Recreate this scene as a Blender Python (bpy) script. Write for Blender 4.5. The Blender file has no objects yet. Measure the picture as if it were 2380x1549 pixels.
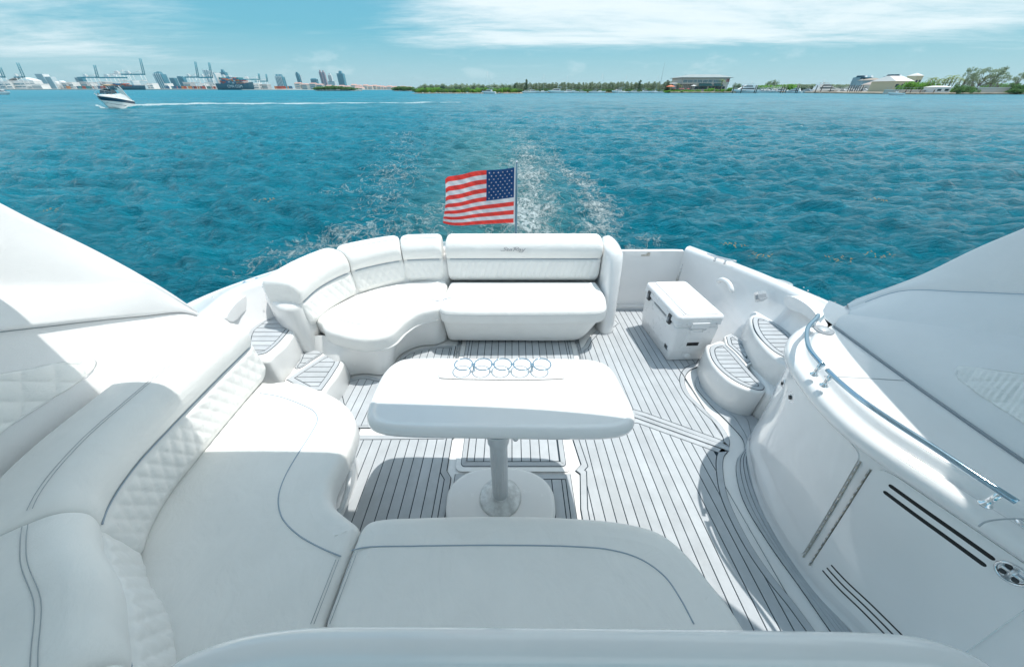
import bpy, bmesh, math, random
import numpy as np
from mathutils import Vector, Matrix
R = math.radians
random.seed(7)
rng = np.random.default_rng(11)
sc = bpy.context.scene
C = sc.collection

# ------------------------------------------------------------------ camera
EYE = 2.05; PITCH = R(35.6); FPX = 793.0; CU, CV = 1190.0, 774.5
SN, CS = math.sin(PITCH), math.cos(PITCH)
WATER = -0.75
cam = bpy.data.cameras.new('camera'); camo = bpy.data.objects.new('camera', cam); C.objects.link(camo)
cam.sensor_width = 36; cam.lens = 36 * FPX / 2380; cam.clip_start = .02; cam.clip_end = 60000
camo.location = (0, 0, EYE); camo.rotation_euler = (math.pi / 2 - PITCH, 0, 0)
sc.camera = camo

# ------------------------------------------------------------------ sky, sun, exposure
SUNV = Vector((.285, .17, 1)).normalized()
EL = math.asin(SUNV.z); AZ = math.atan2(SUNV.x, SUNV.y)
w = bpy.data.worlds.new('World'); sc.world = w; w.use_nodes = True
nt = w.node_tree; nt.nodes.clear()
def N(t, typ, **kw):
    n = t.nodes.new(typ)
    for k, v in kw.items():
        if k in ('inp',):
            for i, val in v.items(): n.inputs[i].default_value = val
        else: setattr(n, k, v)
    return n
sky = N(nt, 'ShaderNodeTexSky', sky_type='NISHITA', sun_disc=False, sun_elevation=EL, sun_rotation=AZ,
        air_density=1.3, dust_density=.6, ozone_density=2.5)
tint = N(nt, 'ShaderNodeMix', data_type='RGBA', blend_type='MULTIPLY'); tint.inputs[0].default_value = 1
SKY_TINT = (.83, 1.08, 1.02, 1)
tint.inputs[7].default_value = SKY_TINT
nt.links.new(sky.outputs[0], tint.inputs[6])
tc = N(nt, 'ShaderNodeTexCoord')
sep = N(nt, 'ShaderNodeSeparateXYZ'); nt.links.new(tc.outputs['Generated'], sep.inputs[0])
# clouds lie on a far flat layer: direction divided by its height
def mth(t, op, a, b=None, c=None, clamp=False):
    n = t.nodes.new('ShaderNodeMath'); n.operation = op; n.use_clamp = clamp
    for i, v in enumerate((a, b, c)):
        if v is None: continue
        if isinstance(v, (int, float)): n.inputs[i].default_value = v
        else: t.links.new(v, n.inputs[i])
    return n.outputs[0]
def mrange(t, x, a, b, c=0, d=1, smooth=True):
    n = t.nodes.new('ShaderNodeMapRange'); n.interpolation_type = 'SMOOTHSTEP' if smooth else 'LINEAR'
    t.links.new(x, n.inputs[0])
    for i, v in zip((1, 2, 3, 4), (a, b, c, d)): n.inputs[i].default_value = v
    return n.outputs[0]
X, Y, Z = sep.outputs
zz = mth(nt, 'ADD', mth(nt, 'MAXIMUM', Z, 0.0), .055)
cx = mth(nt, 'DIVIDE', X, zz); cy = mth(nt, 'DIVIDE', Y, zz)
comb = N(nt, 'ShaderNodeCombineXYZ'); nt.links.new(cx, comb.inputs[0]); nt.links.new(cy, comb.inputs[1])
def noise(t, vec, scale, detail=6, rough=.55, lac=2.0, dist=0, off=None):
    m = t.nodes.new('ShaderNodeMapping')
    if isinstance(scale, (int, float)): scale = (scale,) * 3
    m.inputs['Scale'].default_value = scale
    if off: m.inputs['Location'].default_value = off
    t.links.new(vec, m.inputs[0])
    n = t.nodes.new('ShaderNodeTexNoise'); n.inputs['Scale'].default_value = 1
    n.inputs['Detail'].default_value = detail; n.inputs['Roughness'].default_value = rough
    n.inputs['Distortion'].default_value = dist; n.inputs['Lacunarity'].default_value = lac
    t.links.new(m.outputs[0], n.inputs[0]); return n.outputs[0]
n1 = noise(nt, comb.outputs[0], (.34, .62, 1), 11, .66, dist=.5, off=(3.1, 1.7, 0))
n2 = noise(nt, comb.outputs[0], (.075, .16, 1), 4, .55, off=(-.62, .9, 0))
n4 = noise(nt, comb.outputs[0], (1.3, 3.2, 1), 8, .7, dist=.4, off=(1.1, 4.7, 0))
rat = mth(nt, 'DIVIDE', X, mth(nt, 'MAXIMUM', mth(nt, 'ABSOLUTE', Y), .05))
wR = mth(nt, 'MULTIPLY', mrange(nt, rat, -.42, .02), mrange(nt, Z, .055, .092))
wL = mth(nt, 'MULTIPLY', mrange(nt, rat, -.45, -1.15), mrange(nt, Z, .015, .05))
nn = mth(nt, 'ADD', mth(nt, 'MULTIPLY', n1, .55), mth(nt, 'ADD', mth(nt, 'MULTIPLY', n2, .35), mth(nt, 'MULTIPLY', n4, .22)))
nn = mth(nt, 'ADD', nn, mth(nt, 'ADD', mth(nt, 'MULTIPLY', wR, .29), mth(nt, 'MULTIPLY', wL, .19)))
cov = mrange(nt, nn, .58, .90)
up = mrange(nt, Z, .018, .06)
cov = mth(nt, 'MULTIPLY', cov, up)
# small cumulus heads low over the horizon
n3 = noise(nt, tc.outputs['Generated'], (9, 9, 26), 6, .6, off=(.3, 1.2, 0))
low = mth(nt, 'MULTIPLY', mrange(nt, n3, .57, .70), mth(nt, 'MULTIPLY', mrange(nt, Z, .012, .03), mrange(nt, Z, .05, .085, 1, 0)))
low = mth(nt, 'MULTIPLY', low, .20)
cov = mth(nt, 'MAXIMUM', mth(nt, 'MULTIPLY', cov, .92), low)
# milky haze band low over the horizon, all the way round
hz = N(nt, 'ShaderNodeValToRGB'); e = hz.color_ramp.elements
e[0].position = 0; e[0].color = (1.8 / 5, 2.75 / 5, 3.15 / 5, 1); e[1].position = .30; e[1].color = (.55 / 5, 1.85 / 5, 2.75 / 5, 1)
e2 = hz.color_ramp.elements.new(.10); e2.color = (.60 / 5, 2.05 / 5, 2.75 / 5, 1)
nt.links.new(mth(nt, 'MAXIMUM', Z, 0.0), hz.inputs[0])
hs = N(nt, 'ShaderNodeVectorMath', operation='SCALE'); hs.inputs[3].default_value = 5; nt.links.new(hz.outputs[0], hs.inputs[0])
hm = N(nt, 'ShaderNodeMix', data_type='RGBA'); nt.links.new(mrange(nt, Z, .15, .60, .93, .25), hm.inputs[0])
nt.links.new(tint.outputs[2], hm.inputs[6]); nt.links.new(hs.outputs[0], hm.inputs[7])
cmix = N(nt, 'ShaderNodeMix', data_type='RGBA'); nt.links.new(cov, cmix.inputs[0])
nt.links.new(hm.outputs[2], cmix.inputs[6]); CLOUD = (4.0, 4.45, 4.6, 1); cmix.inputs[7].default_value = CLOUD
bg = N(nt, 'ShaderNodeBackground'); bg.inputs[1].default_value = .12
out = N(nt, 'ShaderNodeOutputWorld')
nt.links.new(cmix.outputs[2], bg.inputs[0]); nt.links.new(bg.outputs[0], out.inputs[0])

sl = bpy.data.lights.new('sun', 'SUN'); sl.energy = 2.0; sl.angle = R(.53); sl.color = (1, .965, .91)
so = bpy.data.objects.new('sun', sl); C.objects.link(so); so.location = (5, 5, 30)
so.rotation_euler = (-SUNV).to_track_quat('-Z', 'Y').to_euler()
vs = sc.view_settings; vs.view_transform = 'Standard'; vs.look = 'None'; vs.gamma = 1; vs.use_curve_mapping = False
vs.exposure = .96
sc.cycles.max_bounces = 8

# ------------------------------------------------------------------ geometry helpers
def P(u, v, z=0.0):          # photo pixel -> point on the level z
    a = (v - CV) / FPX; t = (EYE - z) / (SN + a * CS)
    return ((u - CU) / FPX * t, t * (CS - a * SN), z)
def Py(u, v, y):             # photo pixel -> point at distance y
    a = (v - CV) / FPX; t = y / (CS - a * SN)
    return ((u - CU) / FPX * t, y, EYE - t * (SN + a * CS))
def Px(u, v, x):
    t = x * FPX / (u - CU); a = (v - CV) / FPX
    return (x, t * (CS - a * SN), EYE - t * (SN + a * CS))
def WL(t):                   # world location of a thing or part
    l = Vector((0, 0, 0))
    while t is not None: l += t.location; t = t.parent
    return l
def thing(name, label, cat, loc=(0, 0, 0), group=None):
    o = bpy.data.objects.new(name, None); C.objects.link(o); o.location = loc; o.empty_display_size = .1
    o['label'] = label; o['category'] = cat
    if group: o['group'] = group
    return o
def tag(o, label=None, cat=None, group=None, kind=None):
    if label: o['label'] = label
    if cat: o['category'] = cat
    if group: o['group'] = group
    if kind: o['kind'] = kind
    return o
class MB:
    def __init__(s): s.v = []; s.f = []; s.sm = []
    def add(s, vs, fs, smooth=False):
        b = len(s.v); s.v += [tuple(p) for p in vs]
        s.f += [tuple(i + b for i in f) for f in fs]; s.sm += [smooth] * len(fs); return s
    def build(s, name, mat, parent=None, auto=None):
        L = WL(parent) if parent else Vector((0, 0, 0))
        me = bpy.data.meshes.new(name)
        me.from_pydata([(p[0] - L.x, p[1] - L.y, p[2] - L.z) for p in s.v], [], s.f)
        me.polygons.foreach_set('use_smooth', s.sm); me.materials.append(mat); me.update()
        bm = bmesh.new(); bm.from_mesh(me); bmesh.ops.recalc_face_normals(bm, faces=bm.faces)
        bm.to_mesh(me); bm.free()
        if auto:
            me.polygons.foreach_set('use_smooth', [True] * len(me.polygons)); me.set_sharp_from_angle(angle=R(auto))
        o = bpy.data.objects.new(name, me); C.objects.link(o)
        if parent: o.parent = parent
        return o
    def box(s, c, d, rz=0, taper=1, bev=0):
        x, y, z = d[0] / 2, d[1] / 2, d[2] / 2
        ca, sa = math.cos(rz), math.sin(rz); vs = []
        for k, zz in ((1, -z), (taper, z)):
            for sx, sy in ((-1, -1), (1, -1), (1, 1), (-1, 1)):
                a, b = sx * x * k, sy * y * k
                vs.append((c[0] + a * ca - b * sa, c[1] + a * sa + b * ca, c[2] + zz))
        return s.add(vs, [(3, 2, 1, 0), (4, 5, 6, 7), (0, 1, 5, 4), (1, 2, 6, 5), (2, 3, 7, 6), (3, 0, 4, 7)])
    def tube(s, pts, r, n=8, cap=True, closed=False):
        pts = [Vector(p) for p in pts]; m = len(pts); rows = []
        up = Vector((0, 0, 1)); prev = None
        for i, p in enumerate(pts):
            if closed: d = pts[(i + 1) % m] - pts[i - 1]
            else: d = pts[min(i + 1, m - 1)] - pts[max(i - 1, 0)]
            d.normalize()
            if prev is None:
                a = d.cross(up if abs(d.z) < .9 else Vector((1, 0, 0))).normalized()
            else: a = (prev - d * prev.dot(d)).normalized()
            prev = a; b = d.cross(a); rr = r[i] if isinstance(r, (list, tuple)) else r
            rows.append([p + (a * math.cos(2 * math.pi * k / n) + b * math.sin(2 * math.pi * k / n)) * rr for k in range(n)])
        vs = [q for row in rows for q in row]; fs = []
        for i in range(m if closed else m - 1):
            j = (i + 1) % m
            for k in range(n): fs.append((i * n + k, i * n + (k + 1) % n, j * n + (k + 1) % n, j * n + k))
        if cap and not closed: fs += [tuple(range(n))[::-1], tuple((m - 1) * n + k for k in range(n))]
        return s.add(vs, fs, True)
    def loft(s, rows, closed_u=False, cap=False, smooth=True):   # rows of equal length
        n = len(rows[0]); vs = [q for r in rows for q in r]; fs = []
        for i in range(len(rows) - 1):
            for k in range(n if closed_u else n - 1):
                k2 = (k + 1) % n; fs.append((i * n + k, i * n + k2, (i + 1) * n + k2, (i + 1) * n + k))
        s.add(vs, fs, smooth)
        if cap: b = len(s.v) - len(vs); s.f += [tuple(b + k for k in range(n))[::-1], tuple(b + (len(rows) - 1) * n + k for k in range(n))]; s.sm += [False, False]
        return s
    def prism(s, poly, z0, z1, smooth=False):
        n = len(poly); vs = [(p[0], p[1], z0) for p in poly] + [(p[0], p[1], z1) for p in poly]
        fs = [tuple(range(n))[::-1], tuple(range(n, 2 * n))] + [(k, (k + 1) % n, n + (k + 1) % n, n + k) for k in range(n)]
        return s.add(vs, fs, smooth)
    def lathe(s, c, prof, n=24, axis='z'):
        rows = []
        for r, h in prof:
            row = []
            for k in range(n):
                a = 2 * math.pi * k / n; q = (r * math.cos(a), r * math.sin(a), h)
                if axis == 'x': q = (q[2], q[0], q[1])
                if axis == 'y': q = (q[0], q[2], q[1])
                row.append((c[0] + q[0], c[1] + q[1], c[2] + q[2]))
            rows.append(row)
        return s.loft(rows, True, True)
def cr(pts, n=8, closed=False):                 # Catmull-Rom through 2-D or 3-D points
    p = [np.array(q, float) for q in pts]; m = len(p); o = []
    rg = range(m) if closed else range(m - 1)
    for i in rg:
        if closed: a, b, c, d = p[i - 1], p[i], p[(i + 1) % m], p[(i + 2) % m]
        else:
            b, c = p[i], p[i + 1]; a = p[i - 1] if i else 2 * b - c; d = p[i + 2] if i + 2 < m else 2 * c - b
        l0, l1, l2 = [max(np.linalg.norm(y - x), 1e-6) ** .5 for x, y in ((a, b), (b, c), (c, d))]
        m1 = (c - b) - l1 * ((c - a) / (l0 + l1) - (b - a) / l0)
        m2 = (c - b) + l1 * ((d - c) / l2 - (d - b) / (l1 + l2))
        for k in range(n):
            t = k / n; t2, t3 = t * t, t ** 3
            o.append((2*t3 - 3*t2 + 1) * b + (t3 - 2*t2 + t) * m1 + (-2*t3 + 3*t2) * c + (t3 - t2) * m2)
    if not closed: o.append(p[-1])
    return [tuple(q) for q in o]
def resamp(pts, n, closed=False):
    p = np.array([tuple(q) for q in pts], float)
    if closed: p = np.vstack([p, p[:1]])
    d = np.r_[0, np.cumsum(np.linalg.norm(np.diff(p, axis=0), axis=1))]
    t = np.linspace(0, d[-1], n + (1 if closed else 0))
    q = np.stack([np.interp(t, d, p[:, k]) for k in range(p.shape[1])], 1)
    return [tuple(x) for x in (q[:-1] if closed else q)]
def area(p): return sum(p[i-1][0] * p[i][1] - p[i][0] * p[i-1][1] for i in range(len(p))) / 2
def ccw(p): return list(p) if area(p) > 0 else list(p)[::-1]
def inset(poly, d):
    poly = ccw(poly); n = len(poly); o = []
    for i in range(n):
        a, b, c = [np.array(poly[(i + k) % n][:2], float) for k in (-1, 0, 1)]
        e1 = b - a; e2 = c - b; e1 /= max(np.linalg.norm(e1), 1e-9); e2 /= max(np.linalg.norm(e2), 1e-9)
        n1 = np.array((-e1[1], e1[0])); n2 = np.array((-e2[1], e2[0])); mm = n1 + n2
        k = max(mm.dot(mm) / 2, .35); o.append(tuple(b + mm / k * d))
    return o
def clipx(poly, lo, hi, ax=0):
    for s, lim in ((1, lo), (-1, -hi)):
        o = []; n = len(poly)
        for i in range(n):
            a, b = poly[i - 1], poly[i]; da, db = s * a[ax] - lim, s * b[ax] - lim
            if (da >= 0) != (db >= 0):
                t = da / (da - db); o.append((a[0] + (b[0] - a[0]) * t, a[1] + (b[1] - a[1]) * t))
            if db >= 0: o.append(b)
        poly = o
        if len(poly) < 3: return []
    return poly
def dedupe(p, e=.002):
    o = []
    for q in p:
        if not o or math.dist(q, o[-1]) > e: o.append(q)
    while len(o) > 2 and math.dist(o[0], o[-1]) <= e: o.pop()
    return o
def soften(poly, it=6, step=.012):
    L = sum(math.dist(poly[i][:2], poly[i-1][:2]) for i in range(len(poly))); n = max(40, min(420, int(L / step)))
    q = np.array(resamp([tuple(p[:2]) for p in poly], n, True))
    for _ in range(it): q = .5 * q + .25 * (np.roll(q, 1, 0) + np.roll(q, -1, 0))
    return [tuple(p) for p in q]
def safe_inset(poly, d):
    """inset ring with the same number of points; points that would cross over are collapsed onto their neighbours"""
    poly = ccw(poly)
    if abs(d) < 1e-6: return [tuple(p[:2]) for p in poly]
    q = np.array(inset(poly, d)); p = np.array([t[:2] for t in poly]); a, b = p, np.roll(p, -1, 0); ab = b - a; l2 = (ab ** 2).sum(1) + 1e-12
    w = q[:, None, :] - a[None]; t = np.clip((w * ab[None]).sum(2) / l2[None], 0, 1); dist = np.sqrt(((w - t[..., None] * ab[None]) ** 2).sum(2)).min(1)
    ok = dist > abs(d) * .96; n = len(q)
    if ok.all() or not ok.any(): return [tuple(x) for x in q]
    idx = np.where(ok)[0]; o = q.copy()
    for i in np.where(~ok)[0]:
        df = (idx - i) % n; db = (i - idx) % n; o[i] = q[idx[df.argmin()]] if df.min() < db.min() else q[idx[db.argmin()]]
    return [tuple(x) for x in o]
def tess_cap(mb, ring, flip=False):
    from mathutils.geometry import delaunay_2d_cdt
    r = dedupe([tuple(q) for q in ring], 1e-4); z = r[0][2]
    v, _, f, *_ = delaunay_2d_cdt([Vector(q[:2]) for q in r], [], [list(range(len(r)))], 1, 1e-5)
    mb.add([(q.x, q.y, z) for q in v], [tuple(t) for t in f], False)
def pad(mb, outline, z0, z1, r, rb=.01, k=6, crown=0, soft=0):       # cushion / moulded slab with rolled edge
    if soft: outline = soften(outline, soft)
    o = ccw(outline); rows = []
    for i in range(3): a = i / 2 * math.pi / 2; rows.append((rb * (1 - math.sin(a)), z0 + rb * (1 - math.cos(a))))
    for i in range(k + 1): a = i / k * math.pi / 2; rows.append((r * (1 - math.cos(a)), z1 - r + r * math.sin(a)))
    rows.append((r * 1.25, z1 + crown * .3)); 
    if crown: rows.append((r * 1.7, z1 + crown))
    R_ = [[(x, y, z) for x, y in safe_inset(o, d)] for d, z in rows]
    mb.loft(R_, True, False); tess_cap(mb, R_[-1]); tess_cap(mb, R_[0]); return mb
def sweep(path, prof, ends=(.05, .05), endk=.22, disp=None, closed_prof=True, mb=None):
    """path: plan points (x,y[,dz]); prof: list of (offset to the left-hand normal, z)."""
    mb = mb or MB(); path = [tuple(p) + (0,) * (3 - len(p)) for p in path]; m = len(path)
    d = [0]
    for i in range(1, m): d.append(d[-1] + math.dist(path[i][:2], path[i-1][:2]))
    L = d[-1]; rows = []; c = np.mean(np.array(prof), 0)
    for i, p in enumerate(path):
        a = path[max(i - 1, 0)]; b = path[min(i + 1, m - 1)]; tx, ty = b[0] - a[0], b[1] - a[1]
        l = math.hypot(tx, ty) or 1; nx, ny = -ty / l, tx / l
        k = 1
        for e, s in ((ends[0], d[i]), (ends[1], L - d[i])):
            if e and s < e: q = 1 - s / e; k = min(k, 1 - endk * (1 - math.sqrt(max(0, 1 - q * q))))
        row = []
        for j, (o, z) in enumerate(prof):
            o2 = c[0] + (o - c[0]) * k; z2 = c[1] + (z - c[1]) * k
            if disp: o2 += disp(d[i], z, L, j)
            row.append((p[0] + nx * o2, p[1] + ny * o2, z2 + p[2]))
        rows.append(row)
    mb.loft(rows, closed_prof, closed_prof); return mb

# ------------------------------------------------------------------ materials
def mat(name, col, rough=.5, metal=0, bump=None, var=None, coat=0, spec=.5, sss=0, emis=None, trans=0, alpha=1):
    m = bpy.data.materials.new(name); m.use_nodes = True; t = m.node_tree; b = t.nodes['Principled BSDF']
    b.inputs['Base Color'].default_value = (*col, 1); b.inputs['Roughness'].default_value = rough
    b.inputs['Metallic'].default_value = metal; b.inputs['Coat Weight'].default_value = coat
    b.inputs['Coat Roughness'].default_value = .06; b.inputs['Specular IOR Level'].default_value = spec
    b.inputs['Transmission Weight'].default_value = trans
    tc = t.nodes.new('ShaderNodeTexCoord')
    if var:       # (scale, amount, detail)
        n = noise(t, tc.outputs['Object'], var[0], var[2] if len(var) > 2 else 5, .6)
        mx = t.nodes.new('ShaderNodeMix'); mx.data_type = 'RGBA'
        t.links.new(mrange(t, n, .3, .7), mx.inputs[0])
        mx.inputs[6].default_value = (*[c * (1 - var[1]) for c in col], 1)
        mx.inputs[7].default_value = (*[min(1, c * (1 + var[1])) for c in col], 1)
        t.links.new(mx.outputs[2], b.inputs['Base Color'])
        rn = mrange(t, noise(t, tc.outputs['Object'], 14, 4, .6), .3, .7, rough * .8, min(1, rough * 1.25))
        t.links.new(rn, b.inputs['Roughness'])
    if bump:      # (scale, strength, distance)
        n = noise(t, tc.outputs['Object'], bump[0], 4, .6)
        bp = t.nodes.new('ShaderNodeBump'); bp.inputs['Strength'].default_value = bump[1]; bp.inputs['Distance'].default_value = bump[2]
        t.links.new(n, bp.inputs['Height']); t.links.new(bp.outputs[0], b.inputs['Normal'])
    return m
GEL = mat('gelcoat', (.80, .80, .79), .22, var=(2.5, .025, 4), coat=.35)
GELW = mat('gelcoat_gloss', (.83, .83, .83), .10, var=(2.5, .02, 4), coat=.6)
VIN = mat('vinyl', (.85, .85, .83), .48, var=(4, .02, 5), bump=(260, .22, .002))
VINQ = mat('vinyl_quilted', (.84, .84, .82), .5, var=(5, .025, 5), bump=(220, .25, .002))
PANEL = mat('padded_liner', (.79, .79, .79), .6, var=(3, .02, 4), bump=((60, 60, 300), .35, .003))
EVA = mat('grey_deck_foam', (.46, .49, .515), .75, var=(9, .05, 6), bump=(320, .35, .001))
CAULK = mat('dark_caulk', (.012, .030, .045), .8)
PIPE = mat('blue_grey_piping', (.34, .42, .50), .5)
THR = mat('grey_thread', (.42, .45, .48), .8)
CHR = mat('polished_steel', (.78, .80, .82), .07, 1)
STEEL = mat('brushed_steel', (.60, .62, .64), .28, 1, var=(20, .1, 4))
HING = mat('weathered_hinge', (.50, .48, .43), .4, .8, var=(30, .3, 4))
DARKP = mat('dark_plastic', (.04, .045, .05), .45)
BLK = mat('slot_dark', (.008, .009, .01), .6)
WPL = mat('white_plastic', (.80, .81, .82), .32, var=(5, .015, 4), bump=(120, .08, .001))
GREYP = mat('grey_plastic', (.30, .33, .36), .5)
ALU = mat('fluted_aluminium', (.62, .65, .67), .42, .35, var=(6, .03, 3))
def cloth(name, col):
    m = mat(name, col, .7, bump=(40, .3, .004)); t = m.node_tree; b = t.nodes['Principled BSDF']; tr = t.nodes.new('ShaderNodeBsdfTranslucent'); tr.inputs[0].default_value = (*col, 1)
    mx = t.nodes.new('ShaderNodeMixShader'); mx.inputs[0].default_value = .45; t.links.new(b.outputs[0], mx.inputs[1]); t.links.new(tr.outputs[0], mx.inputs[2])
    t.links.new(mx.outputs[0], [n for n in t.nodes if n.type == 'OUTPUT_MATERIAL'][0].inputs[0]); return m
RED = cloth('flag_red', (.86, .095, .08))
WHT = cloth('flag_white', (.80, .80, .82))
NAVY = cloth('flag_blue', (.01, .09, .27))

CHB = mat('sky_tinted_steel', (.36, .50, .60), .08, 1)  # blue of the reflected sky is put into the steel's colour
# each plank of the deck foam has its own slight tone, with scuffs over all
t_ = EVA.node_tree; b_ = t_.nodes['Principled BSDF']; oi = t_.nodes.new('ShaderNodeObjectInfo'); src = b_.inputs['Base Color'].links[0].from_socket
hv = t_.nodes.new('ShaderNodeHueSaturation'); t_.links.new(src, hv.inputs['Color']); tcx = t_.nodes.new('ShaderNodeTexCoord')
gp = t_.nodes.new('ShaderNodeNewGeometry')
sc1 = mrange(t_, noise(t_, gp.outputs['Position'], 3.5, 6, .7), .35, .7, .955, 1.03)
t_.links.new(mth(t_, 'MULTIPLY', mth(t_, 'ADD', mth(t_, 'MULTIPLY', oi.outputs['Random'], .13), .935), sc1), hv.inputs['Value'])
t_.links.new(hv.outputs[0], b_.inputs['Base Color'])
# vinyl: soft puckers besides the grain
for m_ in (VIN, VINQ, PANEL):
    t_ = m_.node_tree; b_ = t_.nodes['Principled BSDF']; bp0 = b_.inputs['Normal'].links[0].from_node; gp = t_.nodes.new('ShaderNodeNewGeometry')
    b2 = t_.nodes.new('ShaderNodeBump'); b2.inputs['Strength'].default_value = .15 if m_ is PANEL else .5; b2.inputs['Distance'].default_value = .012
    t_.links.new(noise(t_, gp.outputs['Position'], (7, 5, 9), 5, .55, dist=1.2), b2.inputs['Height']); t_.links.new(b2.outputs[0], bp0.inputs['Normal'])
# ================================================================== THE YACHT: hull, deck, liner
yacht = thing('motor_yacht', 'white motor yacht whose open aft cockpit fills the foreground', 'yacht', (0, 1.5, WATER))

# hull side, gunwale and cockpit liner as one moulding for each side, swept from bow side to stern
def hull_side(sx, st, parent):
    cols = {k: [] for k in range(11)}
    ks = list(zip(*st))
    outer = resamp(cr([s[0] for s in st], 10), 90); innr = resamp(cr([s[1] for s in st], 10), 90)
    bot = resamp(cr([s[2] for s in st], 10), 90)
    gz = .70
    for o, i, b in zip(outer, innr, bot):
        o = np.array(o); i = np.array(i); b = np.array(b); d = (i - o) / (np.linalg.norm(i - o) + 1e-9); e = (b - i)
        row = [(*(o * .93), -1.35), (*(o - d * -.10), -.75), (*(o - d * -.02), .2), (*(o - d * .03), .55), (*(o - d * .03), .62), (*(o - d * 0.0), .665),
               (*(o + d * .02), .688), (*(o + d * .06), gz), (*(i - d * .09), gz), (*(i - d * .085), gz + .012), (*(i - d * .03), gz + .010), (*(i - d * .008), gz - .004), (*(i), gz - .03),
               (*(i + e * .03), gz - .09), (*(i + e * .45), .35), (*(i + e * .8), .12), (*(b + e / (np.linalg.norm(e) + 1e-9) * .0), -.01)]
        for k, q in enumerate(row): cols.setdefault(k, []).append(q)
    rows = [cols[k] for k in sorted(cols) if cols[k]]
    lo = MB().loft(rows[:8], False); a = lo.build('hull_side', GEL, parent)
    hi = MB().loft(rows[7:], False); b = hi.build('cockpit_coaming', GELW, parent)
    return a, b
left_st = [((-2.62, -2.5), (-2.25, -2.5), (-2.1, -2.5)), ((-2.66, .6), (-2.28, .6), (-2.1, .6)), ((-2.62, 1.7), (-2.27, 1.6), (-2.1, 1.6)),
           ((-2.55, 2.35), (-2.24, 2.12), (-2.05, 2.05)), ((-2.30, 2.80), (-2.275, 2.42), (-1.95, 2.32)), ((-1.985, 3.14), (-2.11, 2.69), (-1.86, 2.56)),
           ((-1.60, 3.40), (-1.72, 2.98), (-1.62, 2.9)), ((-1.1, 3.60), (-1.1, 3.30), (-1.1, 3.2)), ((-.3, 3.68), (-.3, 3.42), (-.3, 3.35)), ((.92, 3.68), (.92, 3.42), (.92, 3.38))]
hull_side(-1, left_st, yacht)
right_st = [((2.66, -2.5), (2.32, -2.5), (2.2, -2.5)), ((2.68, .6), (2.34, .6), (2.2, .6)), ((2.66, 1.6), (2.33, 1.6), (2.2, 1.6)),
            ((2.60, 2.12), (2.30, 2.06), (2.0, 2.0)), ((2.38, 2.66), (2.31, 2.38), (1.92, 2.36)), ((2.20, 2.95), (2.18, 2.72), (1.87, 2.6)),
            ((2.05, 3.18), (2.02, 3.02), (1.86, 2.95)), ((1.94, 3.36), (1.87, 3.28), (1.87, 3.25)), ((1.88, 3.46), (1.80, 3.40), (1.83, 3.40))]
hull_side(1, right_st, yacht)
# stern face and swim platform beyond the cockpit
m = MB(); m.box((.0, 3.66, -.3), (3.6, .10, .86)); m.build('transom', GEL, yacht)
m = MB(); pad(m, cr([(-1.75, 3.6), (-1.7, 4.3), (-1.3, 4.75), (0, 4.9), (1.3, 4.75), (1.7, 4.3), (1.75, 3.6)], 6), -.42, -.30, .04); m.build('swim_platform', GEL, yacht)
# hinge gap beside the door and small deck hardware set in the gunwale
def ellipse(c, a, b, rz=0, n=28):
    return [(c[0] + a * math.cos(2*math.pi*k/n) * math.cos(rz) - b * math.sin(2*math.pi*k/n) * math.sin(rz),
             c[1] + a * math.cos(2*math.pi*k/n) * math.sin(rz) + b * math.sin(2*math.pi*k/n) * math.cos(rz)) for k in range(n)]
GZ = .70
for (u, v, rz, a, b) in ((583, 653, .9, .062, .034), (1819, 657, -.85, .075, .042)):
    c = P(u, v, GZ)
    f = MB(); pad(f, ellipse(c, a, b, rz), GZ - .004, GZ + .010, .006); o = f.build('deck_fitting', CHR, yacht)
    f = MB(); f.prism(ellipse(c, a * .62, b * .62, rz), GZ, GZ + .0115); f.build('filler_cap', GREYP if u > 1000 else WPL, o)
def cleat(c, rz, parent, s=1.0):
    f = MB(); d = Vector((math.cos(rz), math.sin(rz), 0))
    c = Vector(c)
    for q in (-.045, .045): f.tube([c + d * q * s, c + d * q * s + Vector((0, 0, .045 * s))], .010 * s, 10)
    f.tube([c + d * x * s + Vector((0, 0, zq * s)) for x, zq in ((-.13, .055), (-.1, .05), (-.05, .046), (.05, .046), (.1, .05), (.13, .055))], [.006*s, .009*s, .011*s, .011*s, .009*s, .006*s], 10)
    return f.build('cleat', CHR, parent)
cleat(P(1672, 610, GZ), -.75, yacht, 1.0); cleat(P(839, 560, GZ + .1)[:2] + (GZ,), .5, yacht, .8)
cleat(P(1676 - 985, 626, GZ), .85, yacht, .8)
for u, v in ((552, 665), (611, 667), (612, 645), (495, 690), (657, 645), (1878, 675), (1903, 690), (1941, 702), (1868, 668)):
    c = P(u, v, GZ); f = MB(); f.lathe((c[0], c[1], GZ), [(.0, -.001), (.006, .0), (.005, .003), (0, .004)], 10); f.build('screw', STEEL, yacht)
# seam in the gunwale where the cap meets the moulding
def strip(path, wd, z0, z1, matl, name, parent):
    L = [];  pr = [(-wd/2, z0), (wd/2, z0), (wd/2, z1), (-wd/2, z1)]
    return sweep(path, pr, (0, 0)).build(name, matl, parent)

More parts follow.
